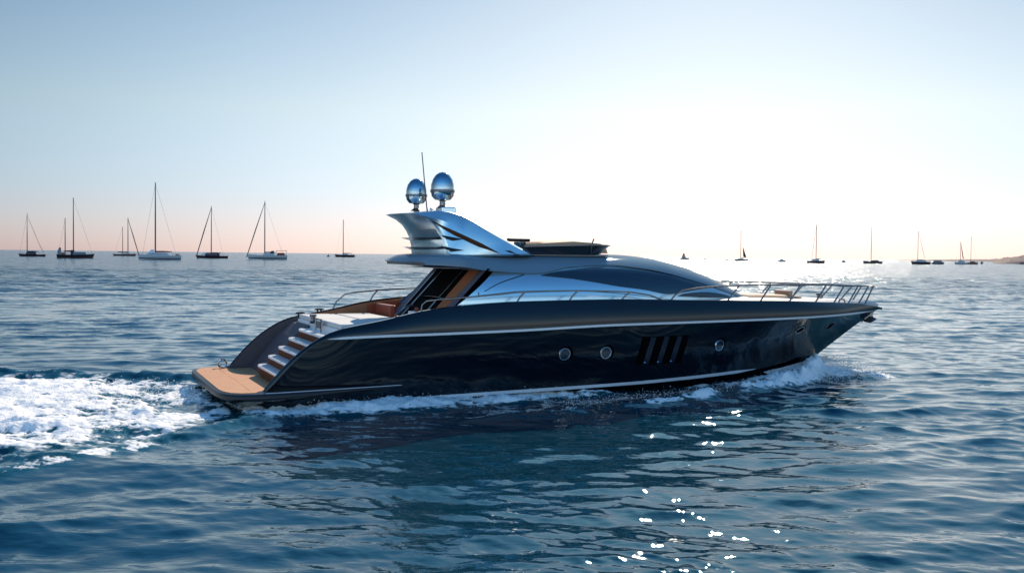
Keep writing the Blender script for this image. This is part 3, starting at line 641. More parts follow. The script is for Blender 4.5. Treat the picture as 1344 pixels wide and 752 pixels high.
def side_patch(name, xs, ztop, zbot, m, off=.05, s=-1, nz=10, parent=None, edge=.05):
    G = []
    for v in np.linspace(0, 1, nz):
        z = zbot + (ztop - zbot) * v; y = np.array([float(cab_y(x, zz)) for x, zz in zip(xs, z)]) + off; G.append(np.stack([xs, s * y, z], -1))
    G = np.array(G); rim = []
    for R_ in (G[0], G[-1]): q = R_.copy(); q[:, 1] -= s * edge; rim.append(q)
    G = np.concatenate([[rim[0]], G, [rim[1]]], 0)
    return MB().grid(G, flip=s < 0).build(name, m, parent or Y)
wx = np.linspace(9.18, 16.35, 60)
wtop = cur([9.18, 9.79, 10.79, 11.6, 12.2, 13.37, 14.52, 15.61, 16.35], [3.785, 3.89, 4.0, 4.05, 4.05, 3.96, 3.77, 3.55, 3.385])
wbot = cur([9.18, 10.15, 11.04, 11.86, 12.87, 13.94, 14.88, 15.5, 16.35], [3.775, 3.69, 3.57, 3.44, 3.32, 3.16, 3.25, 3.31, 3.375])
fx = np.linspace(14.3, 17.2, 24); ftop = cur([14.3, 14.6, 15.5, 16.5, 17.2], [3.10, 3.17, 3.21, 3.13, 3.0]); fbot = cur([14.3, 15.5, 17.2], [3.08, 3.02, 2.98])
sx_ = np.linspace(6.93, 8.6, 16); sz_ = cur([6.93, 7.64, 8.6], [3.2, 3.53, 3.80])
mx_ = np.linspace(6.9, 14.0, 50); mz_ = cur([6.9, 8.4, 10.0, 11.8, 14.0], [3.22, 3.34, 3.36, 3.26, 3.02])
for s in (-1, 1):
    side_patch('side_window', wx, wtop(wx), wbot(wx), M['glass'], .022, s)
    side_patch('front_window', fx, ftop(fx), fbot(fx), M['glass'], .02, s, 5)
    side_patch('door_seam', sx_, sz_(sx_) + .012, sz_(sx_) - .012, M['black'], .008, s, 3)
    side_patch('side_molding', mx_, mz_(mx_) + .045, mz_(mx_) - .045, M['silver'], .05, s, 4, edge=.06)
# windscreen on the forward slope
G = []
for v in np.linspace(-1, 1, 17):
    row = []
    for x in np.linspace(15.7, 18.0, 16):
        y = v * float(wt(x)) * .62; f = (1 - (abs(y) / float(wt(x))) ** PW) ** (1 / PW); row.append((x, y, Z0 + f * (float(zt(x)) + .03 - Z0) + .02))
    G.append(row)
MB().grid(G, flip=True).build('windscreen', M['glass'], Y)

# radar arch: two raked fins with a bridging top and a sloping front
def arch():
    prof = [(4.50, 5.67), (5.1, 5.73), (5.45, 5.77), (6.0, 5.745), (6.58, 5.66), (7.1, 5.47), (7.6, 5.22), (8.4, 4.82), (9.25, 4.40), (8.2, 4.36), (7.0, 4.34), (5.6, 4.34), (5.52, 4.40), (5.48, 4.7), (5.38, 4.98), (5.26, 5.17), (5.10, 5.35), (4.85, 5.52)]
    def hw(z): return 1.62 - .32 * (z - 4.4) / 1.35
    mb = MB(); n = len(prof); rings = []
    cx, cz = 6.4, 4.95
    for (k, inset) in ((1.0, .16), (1.0, .05), (.985, 0.0)):
        pass
    # lofted across the beam: rounded outer shoulders
    ys = [(-1, .90, -.0), (-1, .975, -.03), (-.97, 1.0, 0), (-.55, 1.0, 0), (0, 1.0, 0), (.55, 1, 0), (.97, 1, 0), (1, .975, 0), (1, .90, 0)]
    V = []; F = []
    for yy, sc, _ in ys:
        for x, z in prof:
            X = cx + (x - cx) * sc; Zz = max(cz + (z - cz) * sc, 4.34); V.append((X, yy * hw(z) + (0 if abs(yy) < 1 else 0), Zz))
    # push the outermost ring outwards a touch so that the side is convex
    for r_ in (0, 8):
        for i in range(n): x, y, z = V[r_ * n + i]; V[r_ * n + i] = (x, y + (-.05 if r_ == 0 else .05), z)
    for r_ in range(len(ys) - 1):
        for i in range(n):
            F.append((r_ * n + i, r_ * n + (i + 1) % n, (r_ + 1) * n + (i + 1) % n, (r_ + 1) * n + i))
    # side faces split along a crease that runs from the tail tip down to the front foot
    def swp(p):
        k = 1 - float(smooth01(4.6, 7.6, p[0])); return (p[0] + k * (.36 + .34 * (p[1] / 1.3) ** 2), p[1], p[2])
    V = [swp(p) for p in V]
    mb.add(V, F)
    for r_, sg in ((0, -1), (8, 1)):
        ring_ = [V[r_ * n + i] for i in range(n)]
        cr = [(5.2, 5.50), (5.8, 5.38), (6.5, 5.05), (7.3, 4.70), (8.0, 4.42)]
        crp = [swp((x, sg * (hw(z) + .13), z)) for x, z in cr]
        up_ = ring_[0:9]; lo_ = ring_[9:] 
        b = len(mb.V); mb.V += ring_ + crp
        idx = lambda i: b + i; c_ = lambda i: b + n + i
        fs = [(idx(0), idx(1), c_(0)), (idx(1), idx(2), c_(0)), (idx(2), idx(3), c_(1), c_(0)), (idx(3), idx(4), c_(1)), (idx(4), idx(5), c_(2), c_(1)), (idx(5), idx(6), c_(2)), (idx(6), idx(7), c_(3), c_(2)), (idx(7), idx(8), c_(4), c_(3)), (idx(8), idx(9), c_(4)),
              (idx(9), idx(10), c_(3), c_(4)), (idx(10), idx(11), c_(2), c_(3)), (idx(11), idx(12), c_(2)), (idx(12), idx(13), c_(2)), (idx(13), idx(14), c_(1), c_(2)), (idx(14), idx(15), c_(1)), (idx(15), idx(16), c_(0), c_(1)), (idx(16), idx(17), c_(0)), (idx(17), idx(0), c_(0))]
        mb.F += [f if sg < 0 else f[::-1] for f in fs]
    o = mb.build('radar_arch', M['silver'], Y, auto=False)
    import bmesh
    bm = bmesh.new(); bm.from_mesh(o.data); bmesh.ops.remove_doubles(bm, verts=bm.verts, dist=1e-4); bmesh.ops.recalc_face_normals(bm, faces=bm.faces); bm.to_mesh(o.data); bm.free(); sharp(o, .35)
    return hw
hw = arch()
for s in (-1, 1):                                   # brown crease tube standing in for a reflected streak, vents and the two tail fins
    def P_(x, z, o=.14): return (x, s * (hw(z) + o), z)
    MB().tube([P_(5.75, 5.42, .11), P_(6.5, 5.06, .135), P_(7.3, 4.71, .135), P_(7.95, 4.45, .12)], [.012, .06, .07, .01]).build('arch_reflection_streak', M['teak_dark'], Y)
    for (x, z, l_) in ((7.75, 4.58, .4), (8.15, 4.55, .35)):
        V = [P_(x, z, .11), P_(x + .18, z, .105), P_(x + .18 + l_, z - .16, .085), P_(x + l_, z - .16, .09)]; V += [(a, b - s * .06, c) for a, b, c in V]
        MB().add(V, [(0, 1, 2, 3), (7, 6, 5, 4), (0, 4, 5, 1), (1, 5, 6, 2), (2, 6, 7, 3), (3, 7, 4, 0)]).build('arch_vent', M['black'], Y, smooth=False)
    for (x, z) in ((6.05, 5.0), (6.0, 4.66)):
        V = [P_(x, z, .10), P_(x + .75, z - .12, .115), P_(x + .35, z - .16, .125), P_(x + .05, z - .07, .12)]; V += [(a, b - s * .05, c) for a, b, c in V]
        MB().add(V, [(0, 1, 2, 3), (7, 6, 5, 4), (0, 4, 5, 1), (1, 5, 6, 2), (2, 6, 7, 3), (3, 7, 4, 0)]).build('arch_vent', M['black'], Y, smooth=False)
for z, x0 in ((4.93, 5.28), (4.63, 5.34)):              # two swept blades across the back of the arch
    mb = MB(); ys = np.linspace(-1.5, 1.5, 21); xt = x0 + .12 + .42 * (ys / 1.5) ** 2
    mb.grid([np.stack([xt + 1.0, ys, ys * 0 + z - .05], -1), np.stack([xt + .4, ys, ys * 0 + z + .03], -1), np.stack([xt, ys, ys * 0 + z], -1), np.stack([xt + .4, ys, ys * 0 + z - .10], -1), np.stack([xt + 1.0, ys, ys * 0 + z - .24], -1)], flip=True)
    mb.build('tail_blade', M['smoke'], Y)
# satellite domes, antenna, open array radar, small mast gear
def dome(x, y, z, sc=1.0, rx=.38):
    d = MB().lathe((x, y, z), [(.10 * sc, -.36 * sc), (.26 * sc, -.34 * sc), (.36 * sc, -.22 * sc), (rx * sc * 1.04, -.05 * sc), (rx * sc * 1.04, .0), (rx * sc, .01), (rx * sc * .99, .15 * sc), (rx * .86 * sc, .32 * sc), (rx * .62 * sc, .46 * sc), (rx * .33 * sc, .54 * sc), (.001, .57 * sc)], 32).build('satellite_dome', M['chrome'], Y)
    MB().lathe((x, y, z), [(rx * sc * 1.06, -.10 * sc), (rx * sc * 1.08, -.06 * sc), (rx * sc * 1.06, -.02 * sc)], 32).build('dome_ring', M['silver_dark'], d)
    MB().lathe((x, y, z), [(.22 * sc, -.62 * sc), (.10 * sc, -.52 * sc), (.09 * sc, -.40 * sc), (.2 * sc, -.30 * sc)], 20).build('dome_pedestal', M['steel'], d)
dome(6.66, 0.0, 6.52); MB().box((6.78, 0, 5.83), (.5, .6, .22)).build('dome_mount', M['silver'], Y, bevel=.04)
dome(6.22, 1.3, 6.42, .92)
MB().lathe((6.22, 1.3, 5.6), [(.12, 0), (.08, .3)], 12).build('dome_mount', M['steel'], Y)
MB().tube([(6.18, 0.1, 5.75), (6.15, 0.1, 5.95), (5.97, 0.1, 7.7)], [.03, .02, .016]).build('whip_antenna', M['mast'], Y)
MB().lathe((6.35, .2, 5.72), [(.06, 0), (.06, .18), (.001, .22)], 12).build('gps_puck', M['white'], Y)
rp = MB().lathe((9.0, -1.0, 4.42), [(.2, 0), (.16, .1), (.12, .22), (.2, .34), (.2, .42)], 20).build('radar_pedestal', M['silver_dark'], Y)
MB().box((8.95, -1.0, 4.90), (.92, .14, .11), .25).build('radar_scanner', M['black'], rp, bevel=.04)
# flybridge windscreen: a smoked ring, open aft, with tan seats inside
def rim(t, z, g):                                   # t 0..1 around from the aft starboard end, through the front, to port
    a = -1 + 2 * t; y = 1.42 * g * np.sign(a) * min(1, abs(a) * 1.9) if abs(a) < .53 else 1.42 * g * np.sign(a)
    x = 12.55 - 0.0 if abs(a) < .0 else None
    return a
ts = np.linspace(-1, 1, 61); top = []; bot = []
for a in ts:
    if abs(a) > .45: u = (abs(a) - .45) / .55; x = 11.7 - u * 2.75; y = 1.42 * np.sign(a)
    else: q = a / .45 * math.pi / 2; x = 11.7 + 1.0 * math.cos(q); y = 1.42 * math.sin(q)
    top.append((x, y, 4.77 - .08 * max(0, (11.5 - x)) / 2.5)); k = .42 if x > 11.7 else 0
    bot.append((9.0 + (x - 9.0) * (.89 if x > 9 else 1), y * .93, 4.43))
top = np.array(top); bot = np.array(bot); inn = top.copy(); inn[:, 1] *= .97; inb = bot.copy(); inb[:, 1] *= .97
MB().grid([bot, top, inn, inb], flip=True).build('flybridge_windscreen', M['smoke'], Y)
MB().tube([tuple(p) for p in top], .022).build('windscreen_frame', M['steel'], Y)
seat = []
xs = np.linspace(9.5, 12.6, 24); G = []
for v in np.linspace(-1, 1, 11):
    G.append(np.stack([xs, v * np.interp(xs, [9.5, 11.7, 12.6], [1.25, 1.25, .55]), 4.5 + np.interp(xs, [9.5, 9.8, 11.0, 12.3, 12.6], [0, .36, .45, .38, .2]) * (1 - abs(v) ** 6) ** .5], -1))
MB().grid(G, flip=True).build('flybridge_seat', M['tan'], Y)
MB().prism([(8.9, -1.25), (12.2, -1.25), (12.2, 1.25), (8.9, 1.25)], 4.40, 4.445).build('flybridge_floor', M['silver_dark'], Y, smooth=False)
MB().tube([(11.45, -1.38, 4.45), (11.42, -1.46, 4.75), (11.52, -1.46, 4.98)], .025).build('horn', M['steel'], Y)

# rails
def rail(name, pts, r=.026, m='steel'): return MB().tube(pts, r).build(name, M[m], Y)
def sheer_y(x, inset=.1): return float(S_b(x)) - inset
for s in (-1, 1):
    if s < 0: pl_ = [(4.87, 2.70), (4.90, 2.92), (5.03, 3.03), (5.4, 3.07), (6.3, 3.13), (7.45, 3.22), (7.93, 3.27), (9, 3.30), (10.08, 3.31), (11.2, 3.29), (12.0, 3.26), (12.8, 3.15), (13.3, 2.98)]; posts = [(7.96, 8.23), (9.78, 10.08), (11.69, 12.01)]
    else: pl_ = [(3.83, 2.5), (3.95, 2.75), (4.26, 3.0), (4.7, 3.07), (5.6, 3.14), (6.6, 3.18), (7.8, 3.24), (9, 3.28), (10.4, 3.3), (12.0, 3.26), (12.8, 3.15), (13.3, 2.98)]; posts = [(5.15, 5.42), (6.69, 6.9), (8.5, 8.8), (10.3, 10.6), (11.69, 12.01)]
    rr = rail('side_rail', [(x, s * sheer_y(x), z) for x, z in pl_])
    for a, b in posts:
        za = float(S_z(a)); zb = float(np.interp(b, [p[0] for p in pl_], [p[1] for p in pl_])); MB().tube([(a, s * sheer_y(a), za), ((a + b) / 2 - .03, s * sheer_y(a), (za + zb) / 2), (b, s * sheer_y(b), zb)], .028).build('rail_post', M['steel'], rr)
bx = [(13.65, 2.97), (13.85, 3.16), (14.15, 3.29), (14.8, 3.37), (15.65, 3.42), (16.8, 3.45), (18.2, 3.46), (20, 3.44), (21.7, 3.41), (23.5, 3.36), (24.6, 3.33), (25.15, 3.31)]
def ry(x): return float(np.interp(x, [13, 17, 20, 22, 24, 25.15], [sheer_y(13), sheer_y(17), sheer_y(20) + .05, sheer_y(22) + .12, .68, .30]))
for s in (-1, 1):
    rr = rail('bow_rail', [(x, s * ry(x), z) for x, z in bx], .03)
    for a in (16.1, 17.7, 19.3, 20.9, 22.2, 23.3, 24.1, 24.6):
        b = a + .55 + .01 * (a - 16); b = min(b, 25.1); zb = float(np.interp(b, [p[0] for p in bx], [p[1] for p in bx]))
        MB().tube([(a, s * max(sheer_y(a), .05), float(S_z(a)) + .01), (b, s * ry(b), zb)], .031).build('rail_post', M['steel'], rr)
rail('bow_rail_end', [(25.15, -.30, 3.31), (25.22, -.15, 3.31), (25.24, 0, 3.31), (25.22, .15, 3.31), (25.15, .3, 3.31)], .03)

# anchor in its roller under the bow
a = MB(); a.tube([(25.45, 0, 2.30), (25.2, 0, 2.12), (24.95, 0, 1.98)], .05); an = a.build('anchor', M['steel'], Y)
for s in (-1, 1):
    V = [(25.3, s * .05, 2.12), (25.38, s * .28, 1.98), (25.05, s * .32, 1.86), (24.85, s * .05, 1.92), (25.2, s * .10, 2.02), (25.22, s * .24, 1.92), (25.05, s * .24, 1.84), (24.95, s * .08, 1.86)]
    MB().add(V, [(0, 1, 2, 3), (4, 7, 6, 5), (0, 4, 5, 1), (1, 5, 6, 2), (2, 6, 7, 3), (3, 7, 4, 0)]).build('fluke', M['steel'], an, smooth=False)
MB().lathe((25.3, 0, 2.14), [(.09, -.12), (.09, .12)], 16).build('anchor_roller', M['steel'], Y)

# hull openings, each laid on the real hull surface
def frame_at(x, z, s):
    p, n = hull_hit(x, z, s); n = n.normalized()
    if n.y * s < 0: n = -n
    px_, _ = hull_hit(x + .1, z, s); t = (px_ - p).normalized(); u = n.cross(t) if s > 0 else t.cross(n); u = Vector((0, 0, 1)) - n * n.z; u.normalize(); t = u.cross(n).normalized()
    if t.x < 0: t = -t
    return p, t, u, n
def disc(name, x, z, s, a, b, m, r_in=0, h=.02, tilt=0.0, parent=None, dome_=0.0, pw=2.0):
    p, t, u, n = frame_at(x, z, s); mb = MB(); V = []; N = 32; ringsd = [(1, -.03), (1, h * .6), (.96, h)] + ([(r_in, h), (r_in * .97, -.02)] if r_in else [(.5, h + dome_ * .7)])
    for k, hh in ringsd:
        for i in range(N):
            q = 2 * math.pi * i / N; cx = math.copysign(abs(math.cos(q)) ** (2 / pw), math.cos(q)) * a * k; cz = math.copysign(abs(math.sin(q)) ** (2 / pw), math.sin(q)) * b * k
            xx = cx * math.cos(tilt) - cz * math.sin(tilt); zz = cx * math.sin(tilt) + cz * math.cos(tilt); V.append(p + t * xx + u * zz + n * hh)
    F = []
    for r_ in range(len(ringsd) - 1):
        for i in range(N): F.append((r_ * N + i, r_ * N + (i + 1) % N, (r_ + 1) * N + (i + 1) % N, (r_ + 1) * N + i))
    if not r_in: F.append(tuple(range((len(ringsd) - 1) * N, len(ringsd) * N)))
    return mb.add(V, F).build(name, m, parent or Y)
for s in (-1, 1):
    for x, z in ((9.56, 1.36), (11.04, 1.36), (15.74, 1.43)):
        r_ = disc('porthole', x + .03, z, s, .25, .25, M['void'], 0, .008)
        disc('porthole_rim', x - .03, z - .01, s, .205, .205, M['rim'], .82, .035, parent=r_)
        disc('porthole_glass', x - .03, z - .01, s, .17, .17, M['glass'], 0, .018, parent=r_)
    r_ = disc('bow_window', 20.1, 1.80, s, .29, .15, M['void'], 0, .012, .22); disc('window_trim', 20.08, 1.765, s, .27, .15, M['stripe'], .90, .018, .22, parent=r_)
    for c in ():
        pass
    r_ = disc('bow_window', 22.3, 1.83, s, .24, .15, M['void'], 0, .014, .35); disc('window_trim', 22.3, 1.83, s, .27, .18, M['silver_dark'], .88, .016, .35, parent=r_)
    for i in range(4):
        x0 = 12.16 + i * .545
        pts = [(x0, .90), (x0 + .27, .90), (x0 + .27 + .20, 1.82), (x0 + .20, 1.82)]; P8 = []
        for (x, z), k in zip(pts, range(4)): p, n = hull_hit(x, z, s); n = n if n.y * s > 0 else -n; P8.append((p, n))
        V = [p + n * .022 for p, n in P8] + [p - n * .03 for p, n in P8]
        v = MB().add(V, [(0, 1, 2, 3), (7, 6, 5, 4), (0, 4, 5, 1), (1, 5, 6, 2), (2, 6, 7, 3), (3, 7, 4, 0)]).build('hull_vent', M['void'], Y, smooth=False)
        if i < 3:
            q4 = [(x0 + .30, .93), (x0 + .515, .93), (x0 + .715, 1.80), (x0 + .50, 1.80)]; Q = []
            for x, z in q4: p, n = hull_hit(x, z, s); n = n if n.y * s > 0 else -n; Q.append(p + n * .030)
            MB().add(Q, [(0, 1, 2, 3)]).build('vent_slat', M['slat'], v, smooth=False)
        if i < 3:
            p, n = hull_hit(x0 + .36, .97, s); n = n if n.y * s > 0 else -n
            MB().lathe((p + n * .02), [(.02, -.03), (.035, 0), (.02, .03)], 12).build('vent_light', M['rim'], v)
# ------------------------------------------------------------------ the boats at anchor
FP = 1306.7
def bearing(u): return (u - 672) / FP
def bigbase(name, u, dist): return empty(name, (bearing(u) * dist, dist, 0.0), -math.atan(bearing(u)))

def boat_hull(parent, L, m, beam=None, fb=1.1, bow=1, sheer=.35, low=-.5, name='hull', stripe=None, bottom=True):
    beam = beam or L * .27; n = 21; G = []; xs = np.linspace(-.5, .5, n) * L
    for q in np.linspace(0, 1, 7):
        row = []
        for i, x in enumerate(xs):
            t = (x * bow) / L + .5; b = beam / 2 * (1 - max(0, (t - .45) / .55) ** 2.4) * (0.80 + .2 * min(1, t / .35))
            zt_ = fb + sheer * (abs(t - .42) ** 2) * 4 * (1.2 if t > .42 else .5); z = low + (zt_ - low) * q
            w_ = b * (q ** .38 if q > 0 else 0.0); xx = x + bow * (q - 1) * L * .055 * max(0, (t - .5) * 2) ** 2 + bow * (1 - q) * .02 * L * max(0, .5 - t) * 2
            row.append((xx, w_, z))
        G.append(row)
    G = np.array(G); G2 = G.copy(); G2[:, :, 1] *= -1
    mb = MB().grid(G, flip=bow > 0).grid(G2, flip=bow < 0); e = G[-1]; e2 = G2[-1]; mb.grid([e, e2], flip=bow > 0)
    a = [tuple(p) for p in G[:, 0 if bow > 0 else -1]] + [tuple(p) for p in G2[::-1, 0 if bow > 0 else -1]]
    ai = 0 if bow > 0 else n - 1; mb.add(a, [tuple(range(len(a)))])
    h = mb.build(name, m, parent, auto=False)
    if bottom:
        top = []; 
        for s in (-1, 1):
            r = [(x * 1.003, s * (y * 1.01 + .02), z) for x, y, z in G[3]]; r2 = [(x * 1.003, s * (y * 1.01 + .02), z) for x, y, z in G[4]]
            MB().grid([G[2] * (1.002, 1, 1) * (1, s, 1) + np.array([0, s * .03, 0]), G[3] * (1.002, 1, 1) * (1, s, 1) + np.array([0, s * .03, 0])], flip=(bow * s) > 0).build('boot_stripe', stripe or M['antifoul'], h)
    return h, fb
def cabin_on(parent, x0, x1, w_, z0, z1, m, win=True, name='cabin'):
    V = []
    for z, k in ((z0, 1), (z1 - .12, .86), (z1, .76)):
        c = (x0 + x1) / 2; h_ = (x1 - x0) / 2
        V += [(c - h_ * k, -w_ / 2 * k, z), (c + h_ * k, -w_ / 2 * k, z), (c + h_ * k, w_ / 2 * k, z), (c - h_ * k, w_ / 2 * k, z)]
    F = [(8, 9, 10, 11)] + [(r * 4 + i, r * 4 + (i + 1) % 4, (r + 1) * 4 + (i + 1) % 4, (r + 1) * 4 + i) for r in (0, 1) for i in range(4)]
    c = MB().add(V, F).build(name, m, parent, smooth=False)
    if win:
        h_ = z1 - z0; k = max(2, int((x1 - x0) / 1.6))
        for s in (-1, 1):
            for i in range(k):
                xx = x0 + (x1 - x0) * (.14 + .72 * (i + .5) / k); MB().box((xx, s * w_ / 2 * .945, z0 + h_ * .5), ((x1 - x0) / k * .42, .12, h_ * .34)).build('window', M['glass'], c, smooth=False)
    return c
def mast_on(parent, x, z0, top, m, L, spreaders=2, fore=None, aft=None, furl=0.0, boom=None, boomcol=None, r=.2, side=1.6, furl_m=None, low=1.2):
    mm = MB().tube([(x, 0, z0), (x, 0, (z0 + top) / 2), (x, 0, top)], [r, r * .9, r * .6]); mm.box((x, 0, top + .15), (.5, .12, .3)); ms = mm.build('mast', m, parent)
    for k in range(spreaders):
        z = z0 + (top - z0) * (k + 1) / (spreaders + 1); MB().tube([(x - .25, -side * .7, z), (x, 0, z + .1), (x - .25, side * .7, z)], .07, 6).build('spreader', m, ms)
    for s in (-1, 1): MB().tube([(x, 0, top - .5), (x - .1, s * side, low)], .035, 5).build('shroud', M['steel'], ms)
    if fore is not None: MB().tube([(x, 0, top - .6), (fore * .5 + x * .5, 0, (top + low) / 2), (fore, 0, low)], [.05 + furl * .3, .05 + furl, .05 + furl * .8] if furl else .045, 7).build('furled_jib' if furl else 'forestay', (furl_m or M['canvas']) if furl else M['mast'], ms)
    if aft is not None: MB().tube([(x, 0, top - .2), (aft, 0, low)], .045, 5).build('backstay', M['mast'], ms)
    if boom is not None:
        b = MB().tube([(x, 0, z0 + 1.6), (boom, 0, z0 + 1.8)], .14).build('boom', m, ms)
        c = MB().tube([(x, 0, z0 + 1.95), ((x + boom) / 2, 0, z0 + 2.05), (boom, 0, z0 + 1.98)], [.38, .34, .16]); c.build('sail_cover', boomcol or M['canvas'], b)
    return ms
def guard(parent, L, z, beam, xs0=-.45, xs1=.45):
    for s in (-1, 1):
        p = [(x * L, s * beam * .45 * (1 - max(0, abs(x) * 2 - .6) ** 2 * 1.5), z + .75) for x in np.linspace(xs0, xs1, 7)]
        mb = MB().tube(p, .04, 5)
        for q in p: mb.tube([q, (q[0], q[1], z - .1)], .04, 5)
        mb.build('guard_rail', M['steel'], parent)
def dodger(parent, x0, x1, w_, z0, z1, m, name='sprayhood'):
    G = []
    for v in np.linspace(0, math.pi, 9): G.append([(x, -w_ / 2 * math.cos(v), z0 + (z1 - z0) * math.sin(v) * k) for x, k in ((x0, .5), ((x0 + x1) / 2, 1), (x1, .95))])
    MB().grid(G).build(name, m, parent)

GL = 'sailing boats anchored along the horizon'
def sail(u, dist, L, label, turn=0.0):
    o = bigbase('sailboat', u, dist); o.rotation_euler.z += turn; return tag(o, label, 'sailboat', GL)
# left to right; x is to the right in the photograph, metres from the hull's middle
b = sail(41.5, 675, 17, 'small dark-hulled sailboat at the far left, nearest the left edge of the photo', .3); h, z = boat_hull(b, 17, M['dark_hull'], fb=1.3, bow=-1)
cabin_on(b, -3.5, 2.5, 3, 1.2, 2.9, M['canvas']); mast_on(b, -2.9, 1.3, 28.3, M['mast'], 17, fore=-7.8, aft=7.6, r=.26, boom=4.0, boomcol=M['canvas']); guard(b, 17, 1.5, 4.4)
MB().tube([(-2.5, 0, 26), (5.0, 0, 8), (7.6, 0, 3)], [.05, .14, .12], 6).build('furled_jib', M['mast'], b)
b = sail(99, 554, 19.5, 'two-masted ketch with a dark hull and orange bundle on deck, second from the left'); boat_hull(b, 19.5, M['dark_hull'], fb=2.0, bow=1)
cabin_on(b, -1.5, 5.5, 3.4, 1.9, 3.5, M['grey_hull']); cabin_on(b, -2.6, -.5, 3, 2.0, 4.6, M['canvas'], False, 'deckhouse'); mast_on(b, -1.1, 2, 33.2, M['mast'], 19, fore=9, spreaders=3, r=.33, boom=-6, boomcol=M['canvas']); mast_on(b, -5.3, 2, 21.8, M['mast'], 19, aft=-9, spreaders=1, r=.28)
dodger(b, -9.2, -7.4, 3, 2, 6.0, M['grey_hull'], 'stern_canopy'); MB().lathe((-6.4, 0, 2.7), [(.1, -.7), (1.0, -.4), (1.1, .2), (.2, .7)], 12, 1.2, .8).build('deck_bundle', M['canvas_tan'], b); guard(b, 19.5, 2.1, 5)
b = sail(163.5, 867, 19, 'two-masted sailboat with a thick furled jib slanting right, just left of the tallest mast'); boat_hull(b, 19, M['wood_hull'], fb=1.5, bow=1)
cabin_on(b, -3, 4.5, 3.2, 1.4, 2.8, M['white_hull']); mast_on(b, 2.6, 1.5, 33, M['mast'], 19, fore=11.4, r=.42, furl=.38, furl_m=M['mast'], boom=-2, boomcol=M['canvas_red']); mast_on(b, -1.7, 1.5, 25, M['mast'], 19, aft=-8.5, r=.32, boom=-6, boomcol=M['canvas_red']); guard(b, 19, 1.5, 4.8)
b = sail(209, 517, 21.8, 'pale grey sailboat with the tallest mast and a red sail cover on its boom'); boat_hull(b, 21.8, M['white_hull'], fb=2.3, bow=-1, stripe=M['canvas'])
cabin_on(b, -6.5, 5, 3.8, 2.2, 3.7, M['white_hull']); mast_on(b, -2.0, 2.3, 39.6, M['mast'], 22, fore=-8.5, aft=8.6, spreaders=3, r=.40, boom=6.2, boomcol=M['canvas_red']); dodger(b, -5.0, -2.6, 3, 3.2, 5.4, M['white']); guard(b, 21.8, 2.4, 5.6)
MB().lathe((8.9, 0, 2.7), [(.2, -.8), (.9, -.5), (.9, .3), (.2, .6)], 12, 1.2, .8).build('deck_bundle', M['canvas_tan'], b)
b = sail(278, 689, 22.5, 'black sailboat with a dark furled jib raking down to its left bow', -.22); boat_hull(b, 22.5, M['dark_hull'], fb=1.6, bow=-1)
cabin_on(b, -4.5, 5.5, 3.6, 1.6, 3.8, M['canvas']); mast_on(b, -.5, 1.7, 35.6, M['mast_red'], 22, fore=-10.6, aft=7.8, furl=.32, furl_m=M['canvas'], r=.34, boom=6.0, boomcol=M['canvas']); guard(b, 22.5, 1.7, 5.5); dodger(b, -7.2, -4.8, 2.5, 1.9, 4.0, M['white'])
b = sail(350.5, 637, 25.2, 'white sailboat with an orange bimini over its stern and a furled jib on the left'); boat_hull(b, 25.2, M['white_hull'], fb=2.6, bow=-1, stripe=M['canvas'])
cabin_on(b, -3, 5, 4, 2.5, 3.9, M['white_hull']); mast_on(b, -1.6, 2.6, 36.8, M['mast'], 25, fore=-12.8, aft=10.4, furl=.30, furl_m=M['mast'], r=.38, spreaders=3, boom=5.4, boomcol=M['grey_hull']); guard(b, 25.2, 2.6, 6)
bm_ = MB().box((8.8, 0, 5.6), (7, 3.6, .3)); [bm_.tube([(x, y, 2.4), (x, y, 5.6)], .08, 6) for x in (5.8, 11.8) for y in (-1.6, 1.6)]; bm_.build('bimini', M['canvas_tan'], b); dodger(b, 1.5, 4.2, 3.4, 3.4, 5.6, M['canvas']); cabin_on(b, 6, 11, 3.4, 2.6, 4.3, M['canvas_red'], False, 'cockpit_cover')
b = sail(452, 1177, 24.5, 'dark sailboat standing alone between the row on the left and the yacht', -.3); boat_hull(b, 24.5, M['dark_hull'], fb=2.6, bow=-1, stripe=M['antifoul'])
cabin_on(b, -3, 5, 4, 2.5, 3.9, M['white_hull']); mast_on(b, -1.8, 2.6, 44, M['mast_red'], 25, fore=-11, aft=11, r=.5, boom=9, boomcol=M['canvas_red']); guard(b, 24.5, 2.6, 6)
b = sail(972.5, 1336, 19.4, 'pale sailboat with a dark half-lowered sail behind its mast, first right of the yacht roof'); boat_hull(b, 19.4, M['grey_hull'], fb=2.4, bow=-1)
cabin_on(b, -5, 4, 3.4, 2.3, 3.6, M['white_hull']); mast_on(b, -1.0, 2.4, 41.2, M['mast'], 19, fore=-8.5, aft=8.5, r=.45, boom=6, boomcol=M['grey_hull'])
MB().add([(2.0, -.1, 19), (1.6, .1, 18), (5.8, -.1, 5), (6.6, .1, 5), (2.6, .1, 5.5), (2.2, -.1, 8)], [(0, 1, 5), (0, 5, 4, 2), (0, 2, 3)]).build('lowered_sail', M['canvas'], b, smooth=False); guard(b, 19.4, 2.4, 5)
b = sail(1070.5, 959, 16.9, 'black sailboat with a slanting furled jib and a dinghy off its left end'); boat_hull(b, 16.9, M['dark_hull'], fb=2.3, bow=1)
cabin_on(b, -4, 3, 3.2, 2.2, 4.2, M['white_hull']); mast_on(b, -.1, 2.3, 37.2, M['mast_red'], 17, fore=-4.5, aft=7.5, r=.38, furl=.12, boom=5, boomcol=M['canvas']); guard(b, 16.9, 2.3, 4.5)
b = sail(1144.5, 1034, 19.6, 'low dark sailboat with a single bare mast, midway along the right side of the horizon', .35); boat_hull(b, 19.6, M['dark_hull'], fb=2.2, bow=-1)
